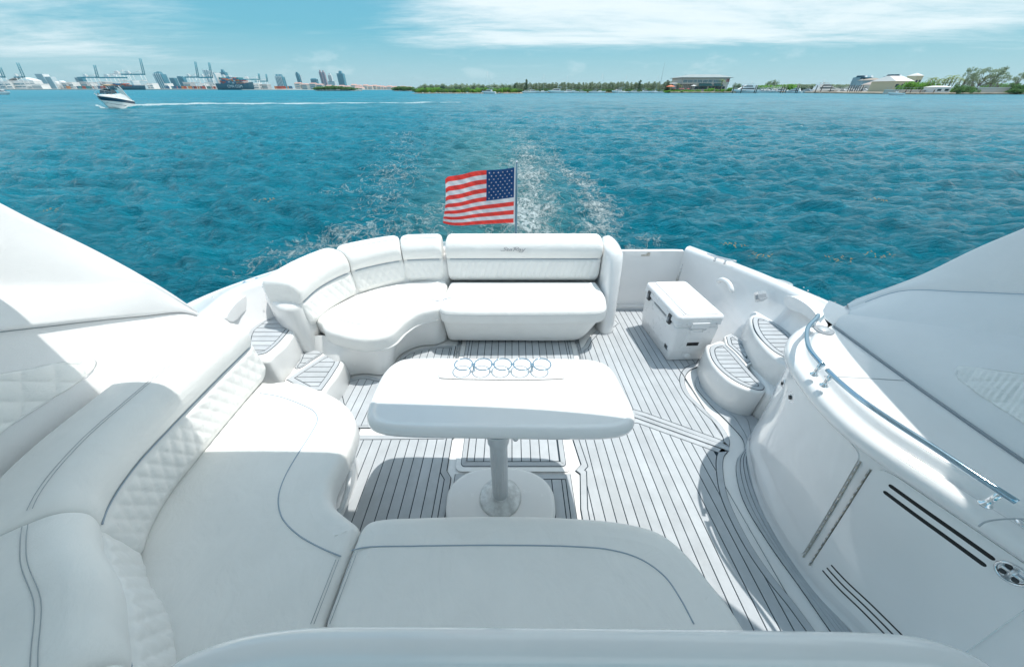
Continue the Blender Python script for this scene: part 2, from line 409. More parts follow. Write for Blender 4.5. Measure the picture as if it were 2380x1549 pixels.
# ------------------------------------------------------------------ cockpit sole with foam planks
sole = MB(); sole.prism([(-2.15, -2.4), (2.3, -2.4), (2.3, 1.9), (2.1, 2.5), (1.9, 3.3), (1.8, 3.62), (-1.2, 3.5), (-1.9, 2.9), (-2.15, 2.4)], -.12, -.012)
sole = sole.build('cockpit_sole', GEL, yacht); sole['label'] = 'white moulded cockpit floor inlaid with grey striped deck foam'
PW = .0625; GAP = .0062
def plank_region(poly, border=.045, x0=.0, ax=0, wd=PW, z=0.0, parent=None, top=None, kx=0, minw=.01, skip_border=False):
    parent = parent or sole; z1 = z
    poly = ccw(dedupe([tuple(p[:2]) for p in poly])); 
    cb = MB(); cb.prism(poly, z1 - .011, z1 - .0045); cb.build('caulk_bed', CAULK, parent)
    inner = poly
    if not skip_border:
        inner = inset(poly, border); n = len(poly); o2 = inset(poly, .0045)
        b = MB(); vs = []
        for zz_ in (z1 - .008, z1):
            vs += [(p[0], p[1], zz_) for p in o2]; vs += [(p[0], p[1], zz_) for p in inset(poly, border - .0)]
        fs = []
        for i in range(n):
            j = (i + 1) % n
            fs += [(2*n+i, 2*n+j, 3*n+j, 3*n+i), (i, j, 2*n+j, 2*n+i), (n+j, n+i, 3*n+i, 3*n+j)]
        b.add(vs, fs); b.build('border_plank', EVA, parent)
        inner = inset(poly, border + GAP)
    # shear so that planks may run askew: x' = x - kx*y
    sh = [(p[0] - kx * p[1], p[1]) if ax == 0 else (p[0], p[1] - kx * p[0]) for p in inner]
    lo = min(p[ax] for p in sh); hi = max(p[ax] for p in sh)
    k = math.floor((lo - x0) / wd)
    while x0 + k * wd < hi:
        a, b_ = x0 + k * wd + GAP / 2, x0 + (k + 1) * wd - GAP / 2; k += 1
        q = dedupe(clipx(sh, a, b_, ax))
        if len(q) < 3 or abs(area(q)) < 3e-4: continue
        q = [(p[0] + kx * p[1], p[1]) if ax == 0 else (p[0], p[1] + kx * p[0]) for p in q]
        dz = random.uniform(-.0006, .0004)
        MB().prism(ccw(q), z1 - .008, z1 + dz).build('plank', EVA, parent)
def PP(l, z=0.0): return [P(u, v, z)[:2] for u, v in l]
# white trims and drains left between the foam panels are the moulding itself
rb1 = cr(PP([(1629.4, 848.4), (1604.4, 859.4), (1593.4, 875), (1593.4, 893.8), (1604.4, 915.8), (1635.7, 947.1), (1670.2, 978.5), (1692, 1009.9), (1696.9, 1025.5), (1695, 1039)]), 5)
aftR = [(.985, 3.36), (1.80, 3.36), (1.84, 3.0), (1.84, 2.5)] + rb1 + PP([(1500, 968), (1476, 961)]) + [(.415, 1.70)]
aftR += [(.43, 2.3)] + PP([(1352, 838), (1346, 812), (1358, 803), (1366, 788), (1385, 768), (1412, 760), (1426, 750)])
plank_region(aftR, .04, x0=.02, kx=-.035)
rb2 = cr(PP([(1693, 1048), (1684.6, 1058.9), (1681, 1076), (1684.6, 1118.5), (1696, 1164), (1745, 1262), (1798, 1339.4), (1847, 1399), (1885, 1450), (1960, 1549)]), 5)
fwdR = [(.425, 1.66)] + PP([(1479, 971)]) + rb2 + [(1.25, .2), (.42, .2)] + PP([(1349, 1180), (1348, 1100), (1337, 1092)]) + PP([(1350, 1078)]) 
plank_region(fwdR, .04, x0=.02, kx=-.035)
# joint strips between the two: three slim bands across
for k in range(2):
    a, b = np.array(P(1476 + 2*k, 963 + 4 * k, 0)[:2]), np.array(P(1695, 1040.5 + 4.2 * k, 0)[:2])
    a[0] -= .25
    a[1] = b[1] + (a[1]-b[1]) * (a[0]-b[0]) / ((a[0]+.25) - b[0])
    d = (b - a) / np.linalg.norm(b - a); nn_ = np.array((-d[1], d[0])) * .0085
    MB().prism(ccw([tuple(a - nn_), tuple(b - nn_), tuple(b + nn_), tuple(a + nn_)]), -.009, .0005).build('joint_plank', EVA, sole)
# curved margin outside the white drain channel, round the steps and the bar
mo = cr(PP([(1648, 857), (1625, 868), (1616, 884), (1620, 901), (1654, 941), (1701, 988), (1727, 1019), (1731, 1040), (1716, 1062), (1712, 1094), (1730, 1164), (1790, 1264), (1858, 1359), (1918, 1445), (1990, 1549)]), 6)
mi = cr([(1.84, 2.32), (1.80, 2.2), (1.70, 2.02), (1.78, 1.86), (2.02, 1.72), (1.90, 1.62), (1.66, 1.45), (1.58, 1.25), (1.54, 1.05), (1.52, .8), (1.545, .6), (1.60, .4), (1.7, .1)], 6)
n_ = 90; A = resamp(mo, n_); B = resamp(mi, n_)
cb = MB(); cb.prism(ccw(A + B[::-1]), -.011, -.0045); cb.build('caulk_bed', CAULK, sole)
fr = [0, .22, .44, .66, 1.0]
for k in range(4):
    g = .0022
    w_ = [math.dist(a, b) for a, b in zip(A, B)]
    r0 = [tuple(np.array(a) + (np.array(b) - np.array(a)) * (fr[k] + (g / max(q, .02) if k else 0))) for a, b, q in zip(A, B, w_)]
    r1 = [tuple(np.array(a) + (np.array(b) - np.array(a)) * (fr[k + 1] - (g / max(q, .02) if k < 3 else 0))) for a, b, q in zip(A, B, w_)]
    mb = MB(); mb.loft([[(*p, -.008) for p in r0], [(*p, 0) for p in r0], [(*p, 0) for p in r1], [(*p, -.008) for p in r1]], smooth=False)
    mb.build('curved_plank', EVA, sole)
# sliding floor hatch under the sofa, with steel tracks
hA = [(-.455, 1.93), (-.455, 2.78), (.585, 2.78), (.585, 1.93)]
plank_region(hA, .03, x0=.0, wd=.066)
for x in (-.52, .655):
    m = MB(); m.box((x, 2.3, -.008), (.04, .95, .012)); o = m.build('hatch_track', STEEL, sole)
    m = MB(); m.box((x - .010, 2.3, .002), (.005, .95, .01)); m.box((x + .010, 2.3, .002), (.005, .95, .01)); m.build('track_lip', GREYP, o)
    for k in range(7):
        m = MB(); m.lathe((x, 1.95 + k * .12, -.001), [(0, 0), (.006, 0), (.005, .003), (0, .004)], 8); m.build('screw', CHR, o)
def rrect(x0, y0, x1, y1, r, n=6):
    o = []
    for cx_, cy_, a0 in ((x1 - r, y1 - r, 0), (x0 + r, y1 - r, 90), (x0 + r, y0 + r, 180), (x1 - r, y0 + r, 270)):
        o += [(cx_ + r * math.cos(R(a0 + 90 * k / n)), cy_ + r * math.sin(R(a0 + 90 * k / n))) for k in range(n + 1)]
    return o
hx0, hx1, hy0 = -.345, .365, 1.335
m = MB(); pad(m, rrect(hx0 - .035, hy0 - .035, hx1 + .035, 1.88, .05), -.012, -.001, .005); m.build('hatch_rim', GEL, sole)
plank_region(rrect(hx0, hy0, hx1, 1.85, .03), .035, x0=.0, z=.004, wd=.064)
# port floor: aft of the hatch track, under the curved sofa, and beside the table
lA = cr(PP([(785, 905), (793, 893), (815, 879), (850, 872), (885, 878), (905, 873)]), 5)
lB = cr(PP([(905, 873), (922, 845), (935, 826), (965, 812), (1010, 804), (1050, 801)]), 5)
portA = lA + lB[1:] + [(-.55, 2.66), (-.55, 1.66), (-1.25, 1.66)] + PP([(822, 1004), (790, 950), (782, 915)])
plank_region(portA, .035, x0=-.01, wd=.066)
portB = [(-.395, 1.595), (-1.30, 1.595), (-1.32, 1.2), (-1.2, .9), (-1.0, .6), (-.6, .4), (-.395, .4), (-.395, 1.26), (-.43, 1.31), (-.43, 1.56)]
plank_region(portB, .04, x0=-.012, wd=.066)
plank_region([(-.375, 1.285), (.385, 1.285), (.385, .35), (-.375, .35)], .035, x0=.0, wd=.064)

# transom door with hinge and latch plate
door = thing('transom_door', 'plain white transom door with a small latch plate, right of the sofa', 'door', (1.4, 3.40, 0))
m = MB(); yd = 3.40
pr = [(.935, yd), (1.800, yd)]
ox = [(.935, .025), (1.80, .025), (1.815, .64), (1.80, .672), (1.70, .676), (1.0, .672), (.935, .665)]
rows = [[(x, yd + .0, z) for x, z in ox], [(x, yd + .045, z) for x, z in ox]]
m.loft(rows, True, True, smooth=False); m.build('door_panel', GELW, door)
m = MB(); m.box((1.32, yd - .012, .012), (.86, .075, .035)); m.build('threshold', GEL, door)
m = MB()
zt = .672; c0 = Py(1498, 592, yd)
m.loft([[(c0[0] + x, yd - .004, c0[2] + z) for x, z in ((-.035, -.012), (.055, -.012), (.055, .026), (.03, .026), (.012, .006), (-.035, 0))],
        [(c0[0] + x, yd + .002, c0[2] + z) for x, z in ((-.035, -.012), (.055, -.012), (.055, .026), (.03, .026), (.012, .006), (-.035, 0))]], True, True, smooth=False)
m.build('latch_plate', HING, door)
m = MB(); m.box((1.822, yd + .0, .34), (.012, .03, .60)); o = m.build('hinge', HING, door)
for k in range(14):
    m = MB(); m.tube([(1.822, yd - .018, .055 + k * .042), (1.822, yd - .018, .09 + k * .042)], .007, 8); m.build('hinge_knuckle', STEEL, o)

# details on the coaming: recessed locker lids, courtesy light, socket plate, latch knob
def wall_panel(pts, name, matl, th=.010, parent=yacht, r=.0):   # polygon of 3-D points, thickened along its normal towards the cockpit
    p = [Vector(q) for q in pts]; c = sum(p, Vector()) / len(p); n = Vector()
    for i in range(len(p)): n += (p[i-1] - c).cross(p[i] - c)
    n.normalize()
    if n.dot(Vector((0, 1.5, 1.2)) - c) < 0: n = -n
    m = MB(); m.loft([[q - n * .07 for q in p], [q + n * (th * .6) for q in p], [c + (q - c) * .985 + n * th for q in p]], True, True, smooth=False)
    return m.build(name, matl, parent)
def onwall(pts, x):   # closed smooth outline on a plane x = const given by pixels
    return cr([Px(u, v, x) for u, v in pts], 5, True)
def wall3(pts, pa, pb):   # pixels onto the vertical plane through plan points pa, pb
    o = []; nx, ny = -(pb[1] - pa[1]), pb[0] - pa[0]
    for u, v in pts:
        a = (v - CV) / FPX; d = ((u - CU) / FPX, CS - a * SN, -(SN + a * CS))
        t = (nx * pa[0] + ny * pa[1]) / (nx * d[0] + ny * d[1]); o.append((d[0] * t, d[1] * t, EYE + d[2] * t))
    return o
lid = [(524, 738), (545, 706), (572, 686), (592, 680), (598, 690), (598, 703), (580, 714), (560, 728), (548, 742), (535, 748)]
wall_panel(cr(wall3(lid, (-2.185, 2.06), (-2.24, 2.5)), 4, True), 'locker_lid', GELW, .008)
lid = [(1823, 700), (1826, 690), (1840, 688), (1870, 702), (1893, 722), (1908, 745), (1895, 748), (1868, 730), (1835, 716)]
wall_panel(cr(wall3(lid, (2.25, 2.12), (2.215, 2.55)), 4, True), 'locker_lid', GELW, .008)
pl = wall3([(1754, 680), (1764, 677), (1769, 694), (1758, 702)], (2.09, 2.55), (2.04, 2.75))
o = wall_panel(pl, 'socket_plate', STEEL, .012)
pl = wall3([(1758, 685), (1764, 684), (1765, 693), (1759, 696)], (2.075, 2.55), (2.03, 2.75))
wall_panel(pl, 'socket', GREYP, .012, o)
# moulded grab hump on the starboard inner wall
m = MB(); pts = wall3([(1668, 655), (1676, 650), (1686, 652), (1696, 662), (1702, 680)], (1.975, 2.9), (1.945, 3.1))
m.tube(cr(pts, 4), [.006] + [.022] * (len(cr(pts, 4)) - 2) + [.006], 12); m.build('moulded_grab', GELW, yacht)

# ------------------------------------------------------------------ boarding steps
def tread(name, poly, z, parent, base=None, wd=.085, border=.03, slats_ax=1, kx=0, x0=0):
    poly = [tuple(p[:2]) for p in poly]
    plank_region(poly, border, x0=x0, ax=slats_ax, wd=wd, z=z, parent=parent, kx=kx)
stepR = thing('boarding_steps', 'white moulded boarding steps with grey striped treads beside the white cooler', 'steps', (1.95, 2.1, 0))
# lower step
z1 = .25
low = cr([P(u, v, z1)[:2] for u, v in [(1642, 800), (1652, 797), (1676, 790), (1694, 800), (1722, 830), (1752, 868), (1781, 897), (1776, 911), (1745, 908), (1700, 890), (1668, 862), (1648, 832)]], 5, True)
m = MB(); base = [(p[0], p[1]) for p in low]; pad(m, base, -.01, z1, .025); lowstep = m.build('lower_step', GEL, stepR)
m = MB(); pad(m, cr([(1.90, 2.34), (1.915, 2.2), (1.90, 2.0), (1.885, 1.86), (1.865, 1.775), (1.93, 1.70), (2.2, 1.5), (2.3, 2.0), (2.15, 2.36)], 6, True), -.01, .258, .03); m.build('step_plinth', GEL, stepR)
tr = [P(u, v, z1 + .004)[:2] for u, v in [(1656, 806), (1680, 800), (1695, 812), (1722, 842), (1752, 876), (1772, 896), (1766, 903), (1738, 896), (1703, 878), (1672, 852), (1656, 826)]]
plank_region(inset(cr(tr, 4, True), -.014), .036, x0=.01, ax=1, wd=.052, z=z1 + .005, parent=lowstep)
tr = [P(u, v, .27)[:2] for u, v in [(1690, 783), (1702, 778), (1728, 798), (1744, 815), (1744, 838), (1736, 842), (1716, 820), (1694, 800)]]
z2 = .268
m = MB(); pad(m, inset(tr, -.022), -.01, z2, .01); mid = m.build('middle_step', GEL, stepR)
plank_region(inset(tr, -.008), .03, x0=.01, ax=1, wd=.058, z=z2 + .005, parent=mid)
z3 = .46
up = cr([P(u, v, z3)[:2] for u, v in [(1743, 742), (1750, 722), (1772, 718), (1810, 730), (1850, 750), (1880, 785), (1880, 830), (1862, 858), (1828, 848), (1790, 820), (1762, 788), (1748, 760)]], 5, True)
m = MB(); pad(m, up, -.01, z3, .03, k=8); upst = m.build('upper_step', GEL, stepR)
tr = [P(u, v, z3 + .004)[:2] for u, v in [(1757, 738), (1768, 738), (1800, 752), (1828, 772), (1845, 795), (1848, 818), (1836, 830), (1808, 818), (1776, 790), (1758, 762)]]
plank_region(inset(cr(tr, 4, True), -.016), .036, x0=.01, ax=1, wd=.052, z=z3 + .005, parent=upst)

stepL = thing('boarding_steps', 'white moulded boarding steps with grey striped treads between the two left sofas', 'steps', (-1.9, 2.2, 0))
z1 = .20
def zp(l, z): return [P(416.4 + a * .26878, 520.5 + b * .26878, z)[:2] for a, b in l]
loL = zp([(900, 1345), (960, 1270), (1010, 1160), (1060, 1085), (1130, 1065), (1200, 1072), (1300, 1090), (1420, 1120), (1425, 1180), (1370, 1300), (1290, 1400), (1230, 1480), (1050, 1500), (930, 1450)], z1)
m = MB(); pad(m, cr(loL, 5, True), -.01, z1, .03, k=8); lst = m.build('lower_step', GEL, stepL)
plank_region(cr(zp([(1000, 1245), (1035, 1190), (1075, 1110), (1120, 1085), (1185, 1075), (1255, 1095), (1240, 1120), (1150, 1180), (1060, 1240), (1020, 1252)], z1), 4, True), .016, x0=.0, ax=1, wd=.06, z=z1 + .005, parent=lst)
plank_region(zp([(925, 1345), (1080, 1245), (1230, 1150), (1290, 1122), (1350, 1128), (1408, 1150), (1380, 1220), (1310, 1330), (1230, 1440), (1100, 1440)], z1), .04, x0=.01, ax=1, wd=.06, z=z1 + .005, parent=lst)
z3 = .42
upL = zp([(600, 920), (660, 870), (740, 815), (840, 785), (960, 785), (1060, 800), (1075, 830), (1030, 870), (990, 940), (920, 1040), (830, 1120), (760, 1180), (560, 1150)], z3)
m = MB(); pad(m, cr(upL, 5, True), -.01, z3, .032, k=8); ust = m.build('upper_step', GEL, stepL)
plank_region(cr(zp([(610, 930), (680, 870), (745, 828), (850, 798), (960, 800), (1040, 812), (1000, 850), (965, 900), (900, 985), (820, 1065), (740, 1120), (600, 1130)], z3), 4, True), .03, x0=.01, ax=1, wd=.06, z=z3 + .005, parent=ust)

# ------------------------------------------------------------------ sofas
def quilt(z0, z1, cell=.075, amp=.012, ribs=False, slope=.55):
    def f(s, z, L, j):
        if not (z0 <= z <= z1): return 0
        e = min(1, (z - z0) / .02, (z1 - z) / .012, s / .03, (L - s) / .03)
        if e <= 0: return 0
        a = (s + (z - z0) * slope) / cell; b = (s - (z - z0) * slope) / cell
        if ribs: h = abs(math.sin(math.pi * (s + (z - z0) * .3) / cell)) ** .6 * (.75 + .25 * abs(math.sin(math.pi * (z - z0) / .07)) ** .5)
        else: h = (abs(math.sin(math.pi * a)) * abs(math.sin(math.pi * b))) ** .38
        return amp * e * h
    return f
def backprof(z0=.44, zs=.675, zt=.87, th=.24, face=1, lean=.0, nq=22):
    """closed profile; +offset = towards the seat.  returns list from the bottom up the face, over the top, down the back"""
    p = [(0.0, z0), (.018, z0 + .01), (.03, z0 + .035)]
    for k in range(nq + 1): z = z0 + .05 + (zs - .012 - z0 - .05) * k / nq; p.append((.034 - .01 * k / nq, z))
    p += [(.012, zs - .003), (.010, zs + .002)]
    q = cr([(.012, zs + .004), (.034, zs + .03), (.046, (zs + zt) / 2 + .005), (.03, zt - .05), (-.01, zt - .012), (-.07, zt), (-.15, zt - .002), (-.21, zt - .02), (-.235, zt - .07), (-.24, zt - .2)], 4)
    sc_ = th / .24
    p += [(x if x > 0 else x * sc_, z) for x, z in q]; p += [(-th, z0 + .1), (-th + .02, z0)]
    if lean: p = [(x - lean * (z - z0), z) for x, z in p]
    return p
def back_cushion(path, parent, z0=.44, zs=.675, zt=.87, th=.24, cell=.066, ribs=False, n=None, ends=(.06, .06), lean=0, amp=.011, label=None):
    path = [tuple(p) + (0,) * (3 - len(p)) for p in path]; L = sum(math.dist(path[i], path[i-1]) for i in range(1, len(path)))
    path = resamp(path, n or max(30, int(L / .0085)))
    pr = backprof(z0, zs, zt, th, lean=lean)
    q = quilt(z0 + .045, zs - .010, cell, amp, ribs)
    o = sweep(path, pr, ends, .20, disp=q).build('back_cushion', VINQ, parent)
    # piping seam along the face
    k = 4 if True else 0
    pp = []; m_ = len(path)
    for i in range(k, m_ - k):
        a, b = path[i - 1], path[i + 1]; tx, ty = b[0] - a[0], b[1] - a[1]; l = math.hypot(tx, ty)
        off = .016 - lean * (zs - z0)
        pp.append((path[i][0] - ty / l * off, path[i][1] + tx / l * off, zs + path[i][2]))
    MB().tube(pp, .0034, 6).build('piping', PIPE, o)
    # twin rows of stitching over the top roll
    for s_ in (.045, .055):
        st = []
        for i in range(k, m_ - k):
            a, b = path[i - 1], path[i + 1]; tx, ty = b[0] - a[0], b[1] - a[1]; l = math.hypot(tx, ty); off = -s_ * th / .24 - lean * (zt - z0)
            st.append((path[i][0] - ty / l * off, path[i][1] + tx / l * off, zt + path[i][2] - (.001 if s_ < .05 else 0)))
        MB().tube(st, .0012, 4).build('stitching', THR, o)
    return o
def seat_pad(outline, parent, z0=.32, z1=.45, r=.05, seam=None, name='seat_cushion', crown=.004):
    m = MB(); pad(m, outline, z0, z1, r, .02, 8, crown, soft=5); o = m.build(name, VIN, parent)
    if seam:
        MB().tube([(x, y, z1 + crown + .0005) for x, y in seam], .0030, 6).build('piping', PIPE, o)
    return o
def fascia(top, bot, parent, z0=0.0, z1=.33, name='base', bulge=.02, matl=None):
    n = 70; T = resamp(top, n); B = resamp(bot, n); rows = []
    for k in range(9):
        s = k / 8; rows.append([(b[0] + (t[0] - b[0]) * (s ** 1.4), b[1] + (t[1] - b[1]) * (s ** 1.4), z0 + (z1 - z0) * s) for t, b in zip(T, B)])
    return MB().loft(rows, False).build(name, matl or GEL, parent)

# --- aft corner sofa
aft = thing('corner_sofa', 'white curved corner sofa with three quilted back cushions at the stern', 'sofa', (-1.2, 2.7, 0))
ZS = .45
bp = cr([(-1.70, 2.36), (-1.655, 2.62), (-1.50, 2.89), (-1.30, 3.05), (-1.065, 3.16), (-.69, 3.20)], 16)
def cut(path, a, b):
    d = [0]
    for i in range(1, len(path)): d.append(d[-1] + math.dist(path[i], path[i-1]))
    L = d[-1]; p = resamp(path, 400); return p[int(a * 399):int(b * 399) + 1]
# the left-hand normal of a path run forward->aft on port must point away from the seat, so run it reversed
def rev(p): return p[::-1]
L1 = cut(bp, 0, .40); L2 = cut(bp, .405, .735); L3 = cut(bp, .74, 1)
L1 = [(x, y, -.025 * (1 - i / len(L1)) ** 1.6) for i, (x, y) in enumerate(L1)]
for seg, th in ((L1, .30), (L2, .26), (L3, .24)):
    back_cushion(rev(seg), aft, th=th, cell=.07, ribs=False, lean=.02, amp=.009)
zq = lambda l, z: [P(416.4 + a * .26878, 520.5 + b * .26878, z)[:2] for a, b in l]
front = zq([(1240, 895), (1262, 940), (1400, 995), (1650, 1030), (1830, 985), (1945, 880), (2065, 805), (2230, 765)], .40)
front = cr(front, 6)
back = [(-.685, 3.20), (-1.07, 3.16), (-1.32, 3.05), (-1.52, 2.88), (-1.68, 2.60), (-1.70, 2.45)]
inn = cr(zq([(1335, 812), (1500, 858), (1620, 872), (1720, 862), (1830, 785), (1950, 695), (2140, 657), (2255, 668)], ZS), 6)
seat_pad(front + [(-.655, 2.66), (-.655, 3.1)] + back, aft, .31, ZS, .045, seam=inn)
ft = [(x, y) for x, y in front]
fb = cr(zq([(1290, 1230), (1360, 1420), (1390, 1370), (1480, 1310), (1620, 1290), (1760, 1300), (1840, 1240), (1900, 1140), (2050, 1060), (2235, 1037)], 0.0), 6)
ftop = [(-1.72, 2.36)] + [(x + (-.03), y + .035) for x, y in front[4:]] 
fascia(ftop + [(-.655, 2.69), (-.655, 3.1)], [(-1.75, 2.30)] + fb[6:] + [(-.655, 2.75), (-.655, 3.1)], aft, 0, .335, 'base')
rim = [(x, y, .315) for x, y in [(p[0] - .0, p[1] + .012) for p in front]]
MB().tube(rim, .012, 8).build('base_rim', GEL, aft)
# moulded shoulder between the sofa end and the coaming / steps
m = MB(); pad(m, cr([(-1.70, 2.34), (-1.80, 2.30), (-2.1, 2.55), (-2.1, 2.75), (-1.9, 2.95), (-1.6, 3.12), (-1.3, 3.3), (-.9, 3.42), (-.66, 3.42), (-.66, 3.2), (-1.05, 3.15), (-1.5, 2.88), (-1.66, 2.6)], 5, True), 0, .66, .05); m.build('back_frame', GEL, aft)

# --- aft straight bench
bench = thing('aft_bench', 'white straight bench with a script logo on its long backrest, below the flag', 'sofa', (.12, 2.9, 0))
bpath = [(-.650, 3.20), (.885, 3.20)]
bc = back_cushion(rev(bpath), bench, cell=.062, ribs=True, lean=.02, th=.22, amp=.010, ends=(.05, .05), zt=.875)
bo = cr(PP([(1028, 748), (1019, 735), (1020, 722), (1030, 712)], .40), 4)
bo = [(-.64, 3.17), (.87, 3.17), (.895, 3.0), (.90, 2.85)] + cr([(.89, 2.80), (.86, 2.66), (.78, 2.60), (.60, 2.585), (0, 2.575), (-.5, 2.58), (-.62, 2.60), (-.665, 2.66), (-.668, 2.75)], 6)
sm = cr([P(u, v, ZS)[:2] for u, v in [(1025, 701), (1035, 695), (1060, 692), (1110, 694), (1200, 697), (1320, 698), (1340, 696), (1352, 686), (1358, 670), (1357, 661)]], 6)
seat_pad(bo, bench, .30, ZS, .055, seam=sm)
MB().tube([(x, y, .405) for x, y in [(p[0], p[1] - .002) for p in bo[4:-3]]], .0018, 5).build('stitching', THR, bench)
m = MB()
T_ = resamp(cr([(-.655, 3.1), (-.655, 2.70), (-.62, 2.625), (-.5, 2.61), (0, 2.60), (.6, 2.61), (.77, 2.63), (.845, 2.70), (.88, 2.82), (.88, 3.1)], 8), 80)
B_ = resamp(cr([(-.645, 3.1), (-.645, 2.80), (-.62, 2.71), (-.5, 2.695), (0, 2.69), (.55, 2.69), (.66, 2.71), (.74, 2.79), (.80, 2.93), (.82, 3.1)], 8), 80)
rows = []
for k in range(10):
    s = k / 9; e = .015 * (1 - s) ** 6
    rows.append([(b[0] + (t[0] - b[0]) * s, b[1] + (t[1] - b[1]) * s + e, .03 + .29 * s) for t, b in zip(T_, B_)])
m.loft(rows); m.build('base', VIN, bench)
for x in (-.49,): m = MB(); m.lathe((x, 2.655, .25), [(0, -.004), (.006, -.003), (0, -.006)], 8, 'y'); m.build('screw', STEEL, bench)
# pillar moulding closing the bench on the door side
pil = MB(); prp = [(.905, 3.36), (.905, 2.93), (.935, 2.86), (1.0, 2.86), (1.045, 2.90), (1.06, 3.0), (1.06, 3.38), (1.03, 3.46), (.93, 3.46)]
pp_ = resamp(cr(prp, 6, True), 60, True); rows = []
for k, (z, d, sy) in enumerate([(-.01, -.012, 0), (.02, -.0, 0), (.1, 0, 0), (.4, .0, .06), (.6, .0, .10), (.72, .0, .13), (.785, .006, .15), (.815, .02, .17), (.83, .05, .19)]):
    q = inset(pp_, d) if abs(d) > 1e-6 else ccw(pp_)
    rows.append([(x, y + sy * max(0, 1 - (y - 2.86) / .5), z) for x, y in q])
pil.loft(rows, True, True); pil.build('end_pillar', GELW, bench)
# script lettering on the backrest
def text_mesh(body, size, matl, name, parent, M_, ext=.0015, shear=0, cx_=True):
    cu = bpy.data.curves.new(name, 'FONT'); cu.body = body; cu.size = size; cu.extrude = ext; cu.shear = shear
    cu.align_x = 'CENTER'; cu.align_y = 'CENTER'; cu.resolution_u = 3
    ob = bpy.data.objects.new('tmp', cu); C.objects.link(ob); dg = bpy.context.evaluated_depsgraph_get()
    me = bpy.data.meshes.new_from_object(ob.evaluated_get(dg)); bpy.data.objects.remove(ob)
    me.transform(M_); me.materials.clear(); me.materials.append(matl)
    o = bpy.data.objects.new(name, me); C.objects.link(o)
    L = WL(parent); me.transform(Matrix.Translation(-L)); o.parent = parent; return o
LOGO = mat('logo_grey', (.42, .43, .45), .4)
# hand-drawn script strokes for the bench name (units: letter height 1)
strokes = [[(.95, .86), (.7, 1.0), (.38, .92), (.30, .74), (.55, .58), (.72, .42), (.60, .18), (.2, .05), (-.25, .10), (-.35, .22)],
           [(1.0, .30), (1.22, .42), (1.30, .55), (1.12, .58), (.98, .35), (1.05, .10), (1.3, .08), (1.52, .22)],
           [(2.05, .52), (1.75, .55), (1.58, .30), (1.68, .08), (1.90, .20), (2.05, .50), (2.02, .12), (2.2, .12)],
           [(2.75, .92), (2.62, .5), (2.50, -.02)], [(2.35, .88), (2.8, 1.05), (3.35, 1.0), (3.45, .75), (3.1, .52), (2.72, .50), (3.05, .25), (3.45, .02)],
           [(4.05, .52), (3.75, .55), (3.58, .30), (3.68, .08), (3.90, .20), (4.05, .50), (4.02, .12), (4.2, .12)],
           [(4.42, .56), (4.38, .25), (4.55, .12), (4.80, .40)], [(4.95, .72), (4.78, .30), (4.62, -.15), (4.35, -.38), (4.0, -.30), (3.7, -.18)]]
m = MB(); sc_l = .044; lx, lz = Py(1191, 583, 3.15)[0], Py(1191, 583, 3.15)[2]
for s_ in strokes:
    for dx, dz in ((0, 0), (.05, .0)):
        m.tube([(lx + (a + b * .22 + dx - 2.3) * sc_l, 3.1505, lz + b * sc_l * .78) for a, b in cr(s_, 5)], [.0032] * (len(cr(s_, 5))), 6)
m.build('script_logo', LOGO, bc)

# --- port lounge (long left sofa curving round to the front bench)
lounge = thing('lounge_sofa', 'long white left sofa in front, with a diamond-quilted back and a rounded aft end', 'sofa', (-1.4, 1.0, 0))
lp = cr([(-1.70, 1.76), (-1.70, 1.45), (-1.69, 1.1), (-1.67, .86), (-1.60, .66), (-1.45, .50), (-1.27, .38), (-1.12, .24), (-.95, .12), (-.6, .06), (.1, .05)], 16)
segs = [(0.0, .395), (.392, .60), (.60, 1.0)]
for k, (a, b) in enumerate(segs):
    seg = cut(lp, a, b)
    back_cushion(seg, lounge, zs=.70, zt=.90, th=.29, cell=.068, amp=.011, ends=(.10, .07))
fr_ = [P(u, v, ZS)[:2] for u, v in [(630, 885), (660, 880), (720, 893), (780, 918), (815, 950), (824, 985), (810, 1035), (785, 1085), (765, 1130), (768, 1165), (795, 1190), (828, 1215)]]
fr_ = cr(fr_, 6)
jn = P(800, 1290, ZS)[:2]; jn2 = P(735, 1460, ZS)[:2]
seat_o = [(-1.70, 1.70)] + fr_ + [P(833, 1222, ZS)[:2], P(802, 1300, ZS)[:2], P(748, 1440, ZS)[:2], (-.63, .04), (-.95, .06), (-1.22, .20), (-1.45, .40), (-1.63, .58), (-1.73, .82), (-1.74, 1.3)]
sm = cr([P(u, v, ZS)[:2] for u, v in [(605, 914), (650, 922), (700, 940), (732, 958), (738, 978), (722, 1010), (690, 1060), (662, 1110), (648, 1155), (655, 1200), (690, 1240), (740, 1270), (793, 1293)]], 6)
seat_pad(seat_o, lounge, .31, ZS, .05, seam=sm)
for k in (0, .012):
    a, b = P(795, 1300, ZS), P(738, 1450, ZS); MB().tube([(a[0] - .012 - k, a[1], ZS + .0045), (b[0] - .012 - k, b[1], ZS + .0045)], .0013, 5).build('stitching', THR, lounge)
ft = [(-1.66, 1.66)] + [(x - .05, y - .0) for x, y in fr_[8:-6]] + [(-.78, .70), (-.72, .2)]
fb = [(-1.66, 1.62)] + [(x - .09, y - .01) for x, y in fr_[8:-6]] + [(-.80, .66), (-.74, .2)]
fascia(ft, fb, lounge, 0, .335, 'base')
# pull handle on the base, seen over the seat's inner curve
m = MB(); c = Vector((-1.0, 1.06, .20)); m.tube([c + Vector((.01, -.12, -.05)), c + Vector((.06, -.09, -.03)), c + Vector((.065, .0, .0)), c + Vector((.05, .09, .03)), c + Vector((.0, .11, .04))], .014, 10); m.build('pull_handle', WPL, lounge)

